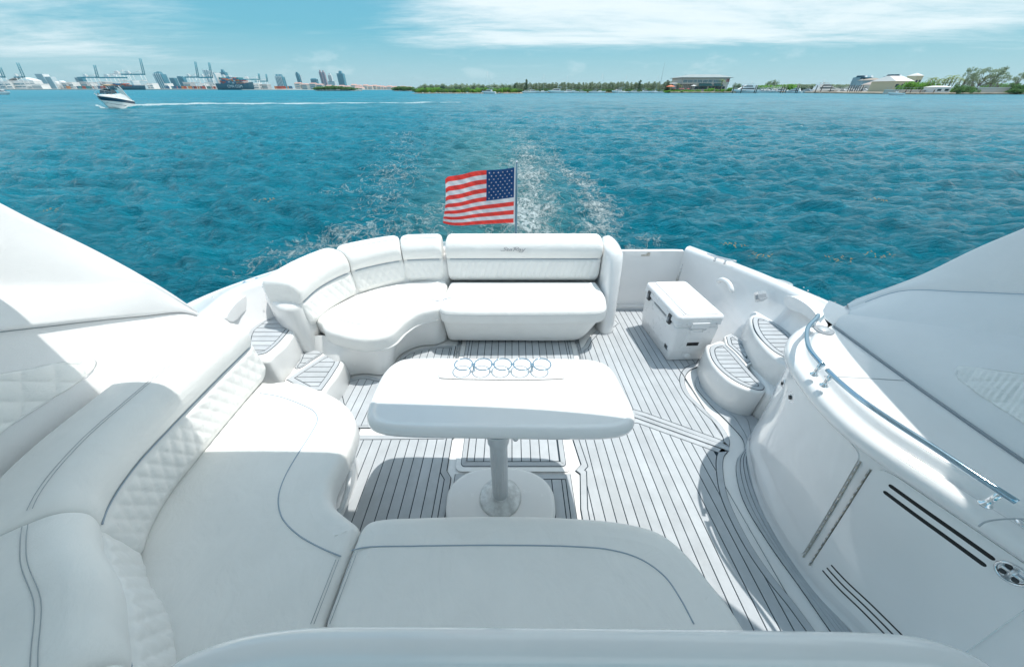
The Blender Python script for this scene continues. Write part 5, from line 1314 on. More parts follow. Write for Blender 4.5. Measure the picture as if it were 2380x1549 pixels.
for k, (x0, x1, yt, m_) in enumerate([(575, 610, 338, FGR), (615, 668, 334, FW), (740, 790, 332, FGR), (795, 830, 340, FW), (905, 960, 330, FGR), (1320, 1372, 344, FW), (1478, 1506, 346, FW), (1640, 1700, 335, FGR), (1790, 1830, 345, FW), (1880, 1925, 350, FGR), (2245, 2300, 345, FW), (2310, 2380, 352, FGR)]):
    block(Z1, x0, x1, yt, 1700 + 12 * k, m_, 'port_building', 'low flat port building, number of bays hidden by containers, at the far quay', 'warehouse').__setitem__('label', ['small grey shed right of the white silo drums', 'pale long shed left of the berth cranes', 'grey shed under the leftmost berth crane', 'white shed under the leftmost berth crane', 'grey shed behind the bow of the low dark ship', 'white shed right of the tallest crane', 'tiny white shed left of the plain dark glass tower', 'grey shed behind the left twin crane', 'white shed between the two close cranes', 'grey shed touching the container ship bow', 'white shed right of the container ship', 'grey shed at the right end of the port'][k])
# shipping containers on the quay
CCOL = [mat('container_red', (.42, .09, .06), .6), mat('container_orange', (.55, .22, .08), .6), mat('container_blue', (.04, .14, .25), .6), mat('container_white', (.6, .6, .58), .6), mat('container_teal', (.05, .25, .28), .6)]
CN = ['red', 'orange', 'blue', 'white', 'teal']
rq = random.Random(9)
protos = []
for k in range(5):
    t = thing('container_stack', 'stack of %s shipping containers standing on the far port quay' % CN[k], 'containers', (0, 0, 0), '%s container stacks on the quay' % CN[k])
    for j in range(3): m = MB(); m.box((0, 0, 1.3 + j * 2.7), (12, 2.5, 2.6)); m.build('container', CCOL[k], t)
    protos.append(t)
used = [0] * 5
spots = [x for x in range(440, 940, 11)] + [x for x in range(1320, 1930, 13)] + list(range(2250, 2400, 16))
for x in spots:
    if rq.random() < .22: continue
    k = rq.choice([0, 0, 1, 1, 2, 3, 4]); t = protos[k] if not used[k] else copy_tree(protos[k]); used[k] += 1
    t.location = (base(Z1(x, 0)[0], 1515) + 70 + rq.uniform(-3, 3), 1515 + rq.uniform(-4, 25), W0 + 3)
# ships
def ship(x0, x1, Y, deck, hullh, look, stacks, text=None, bridge=.12):
    L = x1 - x0; t = thing('cargo_ship', look, 'ship', ((x0 + x1) / 2, Y, W0)); m = MB(); rows = []
    for s, w_, r0 in [(0, .75, 0), (.02, .92, 0), (.1, 1, 0), (.8, 1, 0), (.92, .7, 0), (.98, .25, 0), (1, .03, 0)]:
        x = x0 + L * s; hb = 15 * w_; zt = W0 + hullh * (1 + .25 * max(0, (s - .8) / .2)); fl = .012 * L * max(0, (s - .8) / .2)
        rows.append([(x - fl * 1.5, Y - hb * .8, W0 - 1), (x, Y - hb, W0 + hullh * .5), (x + fl, Y - hb, zt), (x + fl, Y + hb, zt), (x, Y + hb, W0 + hullh * .5), (x - fl * 1.5, Y + hb * .8, W0 - 1)])
    m.loft(rows, True, True, False); m.build('hull', FDK, t)
    bx = x0 + L * bridge; m = MB(); m.box((bx, Y, W0 + hullh + deck * .75), (L * .05, 26, deck * 1.5)); m.box((bx, Y, W0 + hullh + deck * 1.55), (L * .04, 30, 2.6)); b = m.build('bridge_house', FW, t)
    m = MB(); m.box((bx, Y - 15.2, W0 + hullh + deck * 1.56), (L * .036, .3, 1.2)); m.build('window_band', FG, b)
    m = MB(); m.lathe((bx - L * .03, Y, W0 + hullh), [(3, 0), (3, deck * 1.7), (0, deck * 1.7)], 10); m.build('funnel', FDK, t)
    rr = random.Random(int(L))
    for k in range(stacks):
        x = x0 + L * (.17 + .66 * (k + .5) / stacks); h = int(rr.uniform(.55, 1.05) * deck / 2.7)
        for j in range(h): m = MB(); m.box((x, Y - 1, W0 + hullh + 1.3 + j * 2.65), (.66 * L / stacks * .9, 26, 2.55)); m.build('container', CCOL[rr.choice([0, 0, 2, 2, 4, 3, 1, 0])], t)
    m = MB(); m.tube([(x0 + L * .93, Y, W0 + hullh), (x0 + L * .93, Y, W0 + hullh + deck * .8)], .5, 5); m.build('foremast', FW, t)
    if text: text_mesh(text, hullh * .62, FW, 'hull_lettering', t, Matrix.Translation((x0 + L * .55, Y - 15.4, W0 + hullh * .55)) @ Matrix.Rotation(math.pi / 2, 4, 'X'), .05)
    return t
a, b = Z1(975, 390), Z1(1290, 390); ship(base(a[0], 1440), base(b[0], 1440), 1440, 9, 10, 'long low dark cargo ship docked under the port cranes', 9, None, .80)
a, b = Z1(2255, 395), Z1(1945, 395); ship(base(b[0], 1380), base(a[0], 1380), 1380, 17, 17, 'big dark container ship with white hull lettering, loaded with red containers', 12, 'CMA CGM', .09)

# ------------------------------------------------------------------ trees
def leafmat(name, col, k=.3):
    m = mat(name, col, .75, var=(.9, k, 3)); t = m.node_tree; b = t.nodes['Principled BSDF']
    tr = t.nodes.new('ShaderNodeBsdfTranslucent'); mx = t.nodes.new('ShaderNodeMixShader'); mx.inputs[0].default_value = .45
    src = b.inputs['Base Color'].links[0].from_socket; t.links.new(src, tr.inputs[0]); t.links.new(b.outputs[0], mx.inputs[1]); t.links.new(tr.outputs[0], mx.inputs[2])
    t.links.new(mx.outputs[0], [n for n in t.nodes if n.type == 'OUTPUT_MATERIAL'][0].inputs[0]); return m
LG = [leafmat('mangrove_leaf', (.13, .26, .09)), leafmat('pine_needles', (.30, .38, .26)), leafmat('bright_leaf', (.20, .42, .08)), leafmat('grey_green_leaf', (.30, .38, .26)), leafmat('palm_leaf', (.28, .36, .13)), leafmat('dark_leaf', (.12, .19, .12))]
BARK = mat('bark', (.16, .13, .10), .9)
def crown_mesh(seed, n, blobs, size, droop=0):
    r = np.random.default_rng(seed); vs = []; fs = []
    for k in range(n):
        b = blobs[r.integers(len(blobs))]; d = r.normal(size=3); d /= np.linalg.norm(d); q = r.random() ** .45
        c = np.array(b[:3]) + d * q * np.array(b[3:6]); a = r.normal(size=3); a /= np.linalg.norm(a); e = np.cross(a, r.normal(size=3)); e /= np.linalg.norm(e)
        s = size * r.uniform(.6, 1.5); a = a * s; e = e * s * .6; i = len(vs)
        vs += [c - a, c + e, c + a, c - e]; fs.append((i, i + 1, i + 2, i + 3))
    return vs, fs
def tree_proto(name, look, cat, grp, seed, kind, leaf):
    t = thing(name, look, cat, (0, 0, 0), grp); r = random.Random(seed)
    if kind == 'bush':
        bl = [(r.uniform(-.5, .5), r.uniform(-.4, .4), r.uniform(.3, .68), r.uniform(.24, .4), .3, r.uniform(.2, .32)) for _ in range(9)]; n, sz = 1100, .055
    if kind == 'pine':
        bl = [(r.uniform(-.12, .12), r.uniform(-.1, .1), .22 + .09 * k, .26 * (1 - k / 11) + .06, .22 * (1 - k / 11) + .05, .10) for k in range(9)]; n, sz = 850, .030
    if kind == 'tall':
        bl = [(r.uniform(-.45, .45), r.uniform(-.3, .3), r.uniform(.35, .95), r.uniform(.08, .17), .14, r.uniform(.06, .12)) for _ in range(18)]; n, sz = 1500, .022
    vs, fs = crown_mesh(seed, n, bl, sz); m = MB(); m.add(vs, fs); m.build('crown', leaf, t)
    m = MB()
    if kind == 'pine': m.tube([(0, 0, -.02), (.01, 0, .5), (0, 0, 1.0)], [.022, .014, .004], 6)
    elif kind == 'bush':
        for _ in range(4): a = r.uniform(0, 6.3); m.tube([(0, 0, -.05), (.12 * math.cos(a), .1 * math.sin(a), .25), (.3 * math.cos(a), .25 * math.sin(a), .5)], [.03, .02, .008], 5)
    else:
        m.tube([(0, 0, -.02), (.02, 0, .3), (.0, 0, .5)], [.03, .024, .015], 6)
        for b in bl[:12]: m.tube([(0, 0, .3), (b[0] * .5, b[1] * .5, .3 + (b[2] - .3) * .6), (b[0], b[1], b[2])], [.014, .009, .003], 5)
    m.build('trunk', BARK, t)
    return t
class Pool:
    def __init__(s, name, look, cat, grp, seeds, kind, leaf): s.p = [tree_proto(name, look, cat, grp, q, kind, leaf) for q in seeds]; s.i = 0; s.first = [True] * len(seeds)
    def put(s, u, Y, h, wd=None, rz=None, z=W0, look=None, x=None, solo=False):
        k = s.i % len(s.p); s.i += 1; o = s.p[k]
        if s.first[k]: s.first[k] = False
        else: o = copy_tree(o)
        o.location = (x if x is not None else base(u, Y), Y, z); o.rotation_euler = (0, 0, rz if rz is not None else random.uniform(0, 6.28)); w_ = wd or h; o.scale = (w_, w_, h)
        if look: o['label'] = look
        if solo and 'group' in o: del o['group']
        return o
rt = random.Random(21)
mang = Pool('mangrove_bush', 'bright green mangrove bush on the long low islet before the horizon', 'bush', 'mangroves on the low islet', (1, 2, 3), 'bush', LG[2])
mang2 = Pool('mangrove_bush', 'darker green mangrove bush on the long low islet before the horizon', 'bush', 'darker mangroves on the low islet', (4, 5), 'bush', LG[0])
for k in range(52):
    u = 965 + (1205 - 965) * (k + rt.uniform(-.3, .3)) / 51; (mang if rt.random() < .6 else mang2).put(u, 309 + rt.uniform(-1, 9), rt.uniform(2.9, 4.4), rt.uniform(3.2, 5))
scrub = Pool('scrub_bush', 'dark olive scrub bush on the islet in front of the towers', 'bush', 'scrub bushes on the islet below the towers', (6, 7), 'bush', LG[0])
for k in range(22):
    q = Z2(625 + 510 * (k + .5) / 22, 0)[0]; scrub.put(q, 700 + rt.uniform(0, 15), 8.0 * (1 - .35 * abs(k - 9) / 12) * rt.uniform(.9, 1.1), 12)
land('scrub_islet', 731, 826, 698, 30, .6, LANDM, 20, 1); land('scrub_islet', 915, 962, 640, 30, .6, LANDM, 20, 1)
scrub2 = Pool('scrub_bush', 'dark olive scrub bush on the second islet, left of the bright mangroves', 'bush', 'scrub bushes on the second islet', (8,), 'bush', LG[0])
for k in range(11): scrub2.put(Z2(1670 + 245 * (k + .5) / 11, 0)[0], 642 + rt.uniform(0, 12), 6.8 * rt.uniform(.85, 1.1), 10)
back = Pool('shore_tree', 'grey-green tree in the far wood behind the mangrove islet', 'tree', 'trees of the far wood behind the mangroves', (9, 10), 'bush', LG[3])
for k in range(34): back.put(Z3(150 + 800 * (k + .5) / 34, 0)[0], 620 + rt.uniform(0, 20), rt.uniform(8.5, 10.5), rt.uniform(10, 15))
pine = Pool('pine_tree', 'grey-green pine in the long dense row along the middle shore', 'pine tree', 'pines along the middle shore', (11, 12, 13, 14), 'pine', LG[1])
for k in range(150):
    u = 1196 + (1560 - 1196) * (k + rt.uniform(-.4, .4)) / 149; h = rt.uniform(5.6, 8.3) + .9 * (k / 150); row_ = k % 3
    pine.put(u, 366 + row_ * 9 + rt.uniform(-2, 2), .88 * h * (1 + .02 * row_), rt.uniform(6.5, 8.5))
und = Pool('shore_shrub', 'low green shrub at the foot of the pines on the middle shore', 'shrub', 'shrubs below the pines', (15, 16), 'bush', LG[0])
for k in range(55): und.put(1198 + (1572 - 1198) * (k + rt.uniform(-.4, .4)) / 54, 360 + rt.uniform(-1, 3), rt.uniform(2.2, 3.6), rt.uniform(3, 4.6))
tallp = Pool('tall_pine', 'taller thin pine standing out of the row', 'pine tree', None, (17, 18), 'pine', LG[5])
for (x, top, lk) in [(990, 262, 'tall thin pine at the left end of the pine row'), (1092, 230, 'tallest dark pine near the left end of the pine row'), (940, 283, 'small dark pine alone left of the pine row'), (2090, 236, 'dark round-topped pine standing above the right part of the row'), (2335, 236, 'dark pine clump just left of the restaurant roof')]:
    u, v = Z3(x, top); o = tallp.put(u, 362, Py(u, v, 362)[2] - W0, 8, look=lk, solo=True)
# restaurant islet planting
bush = Pool('garden_bush', 'bright clipped garden bush along the waterfront of the restaurant', 'bush', 'bushes along the restaurant waterfront', (19, 20), 'bush', LG[2])
for x, w_, h in [(285, 40, 28), (330, 60, 34), (385, 60, 36), (440, 55, 34), (490, 60, 34), (545, 60, 40), (600, 60, 36), (650, 60, 34), (695, 55, 42), (800, 50, 44), (845, 70, 62), (935, 50, 46), (985, 60, 48), (1065, 60, 60), (1090, 60, 70)]:
    u, v = Z4(x, 478 - h * 1.15); o = bush.put(u, 356 + rt.uniform(-1, 1), Py(u, v, 356)[2] - W0, Py(u + w_ * .19, v, 356)[0] - Py(u, v, 356)[0])

# ------------------------------------------------------------------ restaurant
def restaurant():
    Y = 372; q = lambda x, y, YY=Y: Py(*Z4(x, y), YY)
    t = thing('restaurant', 'two-storey cream waterfront restaurant with a long grey-green roof and red lettering', 'restaurant', (q(780, 400)[0], Y, W0))
    x0, x1 = q(505, 330)[0], q(1085, 300)[0]; zr = q(780, 296)[2]; z1 = q(700, 372)[2]; D = 26
    m = MB(); m.box(((x0 + x1) / 2, Y + D / 2, (z1 + zr) / 2), (x1 - x0, D, zr - z1)); up = m.build('upper_storey', FC, t)
    xl = q(640, 400)[0]; m = MB(); m.box(((xl + x1) / 2, Y + D / 2, (W0 + z1) / 2), ((x1 - xl) * .985, D - .6, z1 - W0)); lo = m.build('lower_storey', FC, t)
    m = MB(); m.box(((x0 + xl) / 2, Y + D * .62, (W0 + z1) / 2), (xl - x0, D * .7, z1 - W0)); m.build('veranda_wall', FGR, t)
    for k in range(7): x = x0 + (xl - x0) * (k + .2) / 7; m = MB(); m.box((x, Y + .5, (W0 + z1) / 2), (.3, .3, z1 - W0)); m.build('veranda_post', FC, t)
    zt = q(780, 262)[2]; m = MB(); e = 1.6
    m.loft([[(x0 - e, Y - e, zr), (x1 + e, Y - e, zr), (x1 + e, Y + D + e, zr), (x0 - e, Y + D + e, zr)], [(x0 - e, Y - e, zr + .35), (x1 + e, Y - e, zr + .35), (x1 + e, Y + D + e, zr + .35), (x0 - e, Y + D + e, zr + .35)],
            [(x0 + 9, Y + 7, zt + .6), (x1 - 7, Y + 7, zt + .6), (x1 - 7, Y + D - 7, zt + .6), (x0 + 9, Y + D - 7, zt + .6)]], True, True, False); m.build('roof', mat('green_grey_roof', (.24, .30, .31), .6, var=(.3, .1, 3)), t)
    m = MB(); m.box((x0 - 5, Y + 8, z1 + .6), (9, 10, .6), taper=.5); m.build('side_roof', FGR, t)
    GL = mat('restaurant_glass', (.10, .19, .23), .08)
    wins = [(505, 555), (562, 622), (630, 672), (680, 740), (748, 805), (812, 865), (875, 985)]
    zb_, zt_ = q(700, 358)[2], q(700, 318)[2]
    for k, (a, b) in enumerate(wins):
        xa, xb = q(a, 340)[0], q(b, 340)[0]; m = MB(); m.box(((xa + xb) / 2, Y - .05, (zb_ + zt_) / 2), (xb - xa, .2, zt_ - zb_)); w_ = m.build('window', FW, up)
        nn_ = 3 if b - a < 70 else 5
        for j in range(nn_):
            ww = (xb - xa) / nn_; m = MB(); m.box((xa + ww * (j + .5), Y - .18, (zb_ + zt_) / 2), (ww * .84, .08, (zt_ - zb_) * .88))
            o = m.build('pane', GL, t)
    zb_, zt_ = q(800, 434)[2], q(800, 402)[2]
    for a, b in [(645, 695), (700, 748), (753, 798), (822, 850), (855, 890), (900, 940), (945, 975), (985, 1015)]:
        xa, xb = q(a, 420)[0], q(b, 420)[0]; m = MB(); m.box(((xa + xb) / 2, Y + .15, (zb_ + zt_) / 2), (xb - xa, .4, zt_ - zb_)); m.build('pane', mat('dark_glass', (.02, .05, .07), .1) if a == 645 else bpy.data.materials['dark_glass'], t)
    AW = mat('awning_green', (.03, .12, .13), .7)
    for a, b in [(682, 855), (868, 985)]:
        xa, xb = q(a, 385)[0], q(b, 385)[0]; zA = z1 + .5; m = MB(); m.loft([[(xa + .8, Y - .1, zA), (xb - .8, Y - .1, zA)], [(xa, Y - 2.6, zA - 1.7), (xb, Y - 2.6, zA - 1.7)], [(xa, Y - 2.6, zA - 2.0), (xb, Y - 2.6, zA - 2.0)]], smooth=False); m.build('awning', AW, t)
    SR = mat('sign_red', (.55, .12, .12), .6)
    for a, b, c_, d_ in [(1030, 1080, 308, 348)]:
        A, B = q(a, d_), q(b, c_); m = MB()
        for r_ in range(2):
            z0 = A[2] + (B[2] - A[2]) * (.06 + .5 * r_); hh = (B[2] - A[2]) * .36
            for k in range(5 if r_ == 0 else 4):
                xx = A[0] + (B[0] - A[0]) * (k + .5) / 5; ww = (B[0] - A[0]) / 5 * .72
                m.box((xx - ww * .4, Y - .15, z0 + hh / 2), (ww * .25, .2, hh)); m.box((xx, Y - .15, z0 + hh), (ww, .2, hh * .2))
                if k % 2 == 0: m.box((xx, Y - .15, z0 + hh * .5), (ww * .9, .2, hh * .18))
                if k % 3 != 1: m.box((xx + ww * .4, Y - .15, z0 + hh / 2), (ww * .22, .2, hh))
        m.build('wall_lettering', SR, t)
restaurant()
def umbrella(x, ytop, ybot, w_, m_, look, Y=360):
    a = Py(*Z4(x, ytop), Y); b = Py(*Z4(x, ybot), Y); r = Py(*Z4(x + w_ / 2, ytop), Y)[0] - a[0]
    t = thing('parasol', look, 'parasol', (a[0], Y, W0 + .9)); m = MB(); m.lathe((a[0], Y, b[2]), [(r, 0), (r * .96, .1), (.1, a[2] - b[2]), (0, a[2] - b[2] + .2)], 8); m.build('canopy', m_, t)
    m = MB(); m.tube([(a[0], Y, W0 + .8), (a[0], Y, b[2] + .5)], .12, 6); m.build('pole', FW, t)
ORG = mat('parasol_orange', (.72, .20, .10), .7)
umbrella(358, 383, 405, 120, ORG, 'big orange parasol on the terrace left of the restaurant')
umbrella(636, 382, 396, 74, FW, 'white parasol in front of the restaurant veranda')
for k, x in enumerate((398, 470, 505, 570)): umbrella(x, 424, 434, 44, mat('parasol_red', (.45, .10, .09), .7) if k == 0 else bpy.data.materials['parasol_red'], ['first low red parasol from the orange one', 'second low red parasol from the orange one', 'third low red parasol from the orange one', 'low red parasol nearest the white one'][k], 359)

def palm(u, v, Y, look, n=13, grp=None, frond=.34):
    top = Py(u, v, Y); H = top[2] - W0; x = top[0]; t = thing('palm_tree', look, 'palm tree', (x, Y, W0), grp); m = MB()
    m.tube([(x, Y, W0), (x + .02 * H, Y, W0 + H * .5), (x, Y, W0 + H * .85)], [.035 * H, .022 * H, .02 * H], 7); m.build('trunk', BARK, t)
    r = random.Random(int(u * 7))
    for k in range(n):
        a = k / n * 6.28 + r.uniform(-.2, .2); el = r.uniform(-.2, .9); m = MB(); vs = []; fs = []; pts = []
        for j in range(7):
            s = j / 6; rr = frond * H * s; pts.append((x + math.cos(a) * rr * math.cos(el * (1 - s * .6)), Y + math.sin(a) * rr, W0 + H * .86 + math.sin(el) * rr * 1.2 - s * s * frond * H * .75 + .1))
        for j in range(6):
            p, q = Vector(pts[j]), Vector(pts[j + 1]); d = (q - p); sd = d.cross(Vector((0, 0, 1))).normalized() * frond * H * .13 * (1 - j / 8)
            for sg in (-1, 1): i = len(vs); vs += [p, q, p + d * .9 + sd * sg - Vector((0, 0, .02 * H))]; fs.append((i, i + 1, i + 2))
        m.add([tuple(q) for q in vs], fs); m.build('frond', LG[4], t)
palm(*Z4(1000, 300), 354, 'palm in front of the right end of the restaurant'); palm(*Z4(452, 350), 358, 'palm at the left corner of the restaurant'); palm(*Z4(488, 388), 357, 'small palm by the restaurant veranda')

# ------------------------------------------------------------------ boats
BW = mat('boat_white', (.80, .81, .81), .25, coat=.3); BG = mat('boat_glass', (.02, .05, .07), .08); BN = mat('boat_navy', (.015, .05, .09), .2)
def hull_mesh(L, B, H, rake=.12, z0=-.3):
    rows = []
    for s in (0, .05, .25, .5, .7, .85, .94, 1.0):
        w_ = B / 2 * (1 if s < .45 else max(0.02, 1 - ((s - .45) / .55) ** 2.2)); x = -L / 2 + L * s; sh = H * (1 + .28 * s * s); k = max(0, (s - .6) / .4)
        xb = x - rake * L * k ** 1.5
        rows.append([(xb, 0, z0 + .5 * H * k ** 3), (xb, -w_ * .75 * (1 - k * .5), z0 + .15 * H + .3 * H * k ** 2), (x, -w_, sh * .62), (x, -w_ * 1.02, sh), (x, -w_ * .9, sh + .02 * H), (x, w_ * .9, sh + .02 * H), (x, w_ * 1.02, sh), (x, w_, sh * .62), (xb, w_ * .75 * (1 - k * .5), z0 + .15 * H + .3 * H * k ** 2)])
    m = MB(); m.loft(rows, True, True, False); return m
def cabin(m, x0, x1, z0, z1, B, rakef=.5, raker=.15):
    h = z1 - z0; m.loft([[(x0, -B / 2, z0), (x1, -B / 2 * .8, z0), (x1, B / 2 * .8, z0), (x0, B / 2, z0)], [(x0 + h * raker, -B / 2 * .9, z1), (x1 - h * (1 + rakef), -B / 2 * .72, z1), (x1 - h * (1 + rakef), B / 2 * .72, z1), (x0 + h * raker, B / 2 * .9, z1)]], True, True, False); return m
def boat_proto(kind, look, grp, hull=BW):
    t = thing({'cruiser': 'cabin_cruiser', 'yacht': 'motor_yacht', 'sail': 'sailing_boat', 'open': 'open_boat'}[kind], look, {'cruiser': 'boat', 'yacht': 'yacht', 'sail': 'sailing boat', 'open': 'boat'}[kind], (0, 0, 0), grp)
    if kind == 'yacht':
        L, B, H = 24, 5.6, 2.3; hull_mesh(L, B, H).build('hull', hull, t); m = MB()
        cabin(m, -9, 7.5, H, H + 1.9, 5, .9); d1 = m.build('main_deck', BW, t)
        m = MB(); cabin(m, -7, 6.2, H + .55, H + 1.5, 5.06, .9); m.build('window_band', BG, d1)
        m = MB(); cabin(m, -8, 3.6, H + 1.95, H + 3.6, 4.4, .8); d2 = m.build('upper_deck', BW, t)
        m = MB(); cabin(m, -5, 2.9, H + 2.4, H + 3.2, 4.46, .8); m.build('window_band', BG, d2)
        m = MB(); m.box((-3.2, 0, H + 4.5), (5.4, 3.8, .22)); m.box((-5, 1.5, H + 4), (.3, .2, 1)); m.box((-5, -1.5, H + 4), (.3, .2, 1)); m.box((-2, 1.5, H + 4), (.3, .2, 1)); m.box((-2, -1.5, H + 4), (.3, .2, 1)); m.build('hardtop', BW, t)
        m = MB(); m.tube([(-4, 0, H + 4.5), (-4.3, 0, H + 6.6)], .12, 6); m.tube([(-4.2, -1, H + 5.6), (-4.2, 1, H + 5.6)], .08, 6); m.build('radar_mast', BW, t)
        m = MB(); m.tube([(4, -2.3, H * 1.1 + .9), (8, -1.6, H * 1.2 + .9), (12, -.1, H * 1.28 + .9)], .05, 5); m.tube([(4, 2.3, H * 1.1 + .9), (8, 1.6, H * 1.2 + .9), (12, .1, H * 1.28 + .9)], .05, 5); m.build('bow_rail', CHR, t)
        m = MB(); m.box((1, -2.72, 1.5), (9, .12, .35)); m.box((1, 2.72, 1.5), (9, .12, .35)); m.build('hull_windows', BG, t)
    if kind in ('cruiser', 'open'):
        L, B, H = 10, 3.1, 1.25; hull_mesh(L, B, H).build('hull', hull, t); m = MB()
        if kind == 'cruiser':
            cabin(m, -2.6, 3.2, H, H + 1.1, 2.5, .9); d1 = m.build('cabin', BW, t); m = MB(); cabin(m, -2.0, 2.6, H + .35, H + .85, 2.56, .9); m.build('window_band', BG, d1)
            m = MB(); m.box((-2.2, 0, H + 2.2), (2.6, 2.2, .12)); [m.box((x, y, H + 1.6), (.08, .08, 1.2)) for x in (-3.2, -1.2) for y in (-1, 1)]; m.build('canopy', BW, t)
        else:
            m.box((-.5, 0, H + .5), (1.2, 1.2, 1.0), taper=.8); m.build('console', BW, t); m = MB(); m.box((-.7, 0, H + 1.9), (2.2, 2.0, .1)); [m.box((x, y, H + 1.2), (.07, .07, 1.4)) for x in (-1.5, .1) for y in (-.8, .8)]; m.build('t_top', BN, t)
            m = MB(); m.box((-5.2, .5, H * .7), (.6, .5, 1.4)); m.box((-5.2, -.5, H * .7), (.6, .5, 1.4)); m.build('outboard_motor', DARKP, t)
        m = MB(); m.tube([(-2.2, .6, H + 1), (-2.6, .6, H + 5)], .03, 4); m.build('antenna', BW, t)
    if kind == 'sail':
        L, B, H = 11, 3.1, 1.2; hull_mesh(L, B, H).build('hull', hull, t); m = MB(); cabin(m, -1.5, 2.4, H, H + .6, 2.0, .7); m.build('cabin', BW, t)
        m = MB(); m.tube([(.8, 0, H), (.8, 0, H + 13)], [.09, .05], 6); m.build('mast', FW, t); m = MB(); m.tube([(.8, 0, H + 1.5), (-4, 0, H + 1.6)], .16, 6); m.build('boom', BN, t)
        m = MB(); [m.tube([(.8, 0, H + 12.6), (x, 0, H)], .03, 4) for x in (5.2, -5.2)]; m.build('stay', FGR, t)
    return t
class Boats:
    def __init__(s, *a): s.p = boat_proto(*a); s.n = 0
    def put(s, u, Y, sc_=1, rz=0, look=None, z=0, solo=False):
        o = s.p if s.n == 0 else copy_tree(s.p); s.n += 1; o.location = (base(u, Y), Y, W0 + z); o.rotation_euler = (0, 0, rz); o.scale = (sc_,) * 3
        if look: o['label'] = look
        if solo and 'group' in o: del o['group']
        return o
cr_ = Boats('cruiser', 'small white cabin cruiser moored in front of the pine shore', 'cruisers moored off the pines')
sb = Boats('sail', 'white sailing boat with bare mast moored in front of the pine shore', 'sailing boats moored off the pines')
for k, (x, s_, kind) in enumerate([(755, 1.0, 0), (1090, .8, 0), (1150, 1.0, 0), (1235, .9, 1), (1355, 1.25, 0), (1440, .8, 1), (1470, 1.0, 0), (1520, .8, 0), (1590, .7, 0), (1690, .8, 0), (1745, .9, 1), (1905, 1.1, 0), (1955, .8, 1), (2045, .8, 0), (2150, .9, 0), (2220, .8, 0), (2245, .8, 1), (2285, .6, 0), (760, .9, 1)]):
    (sb if kind else cr_).put(Z3(x, 0)[0], 335 + (k % 4) * 4 if x > 900 else 298, s_, rt.choice([0, math.pi]) + rt.uniform(-.3, .3))
yt = Boats('yacht', 'big white motor yacht docked right of the restaurant', None)
def yput(fn, x0, x1, Y, rz, look, s_=None):
    w_ = base(fn(x1, 0)[0], Y) - base(fn(x0, 0)[0], Y); sc_ = w_ / (24 * abs(math.cos(rz)) + 5.6 * abs(math.sin(rz))); yt.put((fn(x0, 0)[0] + fn(x1, 0)[0]) / 2, Y, sc_, rz, look)
yput(Z4, 1110, 1430, 352, math.pi, 'big white three-deck motor yacht moored right beside the restaurant')
yput(Z4, 1795, 1945, 350, 2.2, 'white yacht with dark open stern facing the viewer, behind mooring posts')
yput(Z4, 1935, 2095, 352, 2.6, 'white yacht between the open-sterned yacht and the long dark-windowed one')
yput(Z4, 2070, 2440, 350, .05, 'long sleek yacht with a dark window band and a lattice mast, right of the posts')
yput(Z5, 330, 470, 356, .2, 'white yacht just right of the long dark-windowed yacht')
mar = Boats('cruiser', 'white cabin cruiser packed among the berths behind the mooring posts', 'cruisers in the marina berths')
mar2 = Boats('open', 'small open boat with dark top in the marina berths', 'open boats in the marina berths')
for k in range(26):
    x = 1440 + 350 * (k + .5) / 26; (mar if k % 3 else mar2).put(Z4(x, 0)[0], 385 + (k % 4) * 14, rt.uniform(.8, 1.25), -1.57 + rt.uniform(-.5, .5))
for k in range(24):
    x = 395 + 330 * (k + .5) / 24; (mar if k % 3 else mar2).put(Z5(x, 0)[0], 380 + (k % 4) * 14, rt.uniform(.8, 1.3), -1.57 + rt.uniform(-.6, .6))
for k in range(6): mar2.put(Z5(740 + k * 26, 0)[0], 400 + k * 3, .9, rt.uniform(-1, 1))
postm = mat('wet_timber', (.09, .08, .07), .8)
pp0 = None
for x, f in [(1125, Z4), (1225, Z4), (1392, Z4), (1412, Z4), (1718, Z4), (1745, Z4), (1775, Z4), (1900, Z4), (1920, Z4), (2140, Z4), (2205, Z4), (2320, Z4), (465, Z5), (490, Z5), (515, Z5), (540, Z5), (565, Z5), (590, Z5), (615, Z5), (1105, Z5), (1160, Z5), (1265, Z5), (1415, Z5)]:
    if pp0 is None:
        m = MB(); m.tube([(0, 0, -1), (0, 0, 5.2)], .32, 8); pp0 = m.build('mooring_post', postm); tag(pp0, 'dark timber mooring post standing in the water by the marina berths', 'post', 'mooring posts of the marina'); o = pp0
    else: o = pp0.copy(); C.objects.link(o)
    o.location = (base(f(x, 0)[0], 338 if f is Z4 else (338 if x < 700 else 262)), 338 if f is Z4 else (338 if x < 700 else 262), W0)
    o.scale.z = 1 if x not in (1105, 1160, 1265, 1415) else .45
# open boat crossing at right, half boat at the left edge
ob = Boats('open', 'small open motorboat with windscreen cruising off the green right shore', None)
ob.put(Z5(1005, 0)[0], 226, .82, math.pi, None); 
hb = Boats('cruiser', 'bow of a small white boat just entering at the left edge', None); hb.put(-2, 250, 1.0, 0)

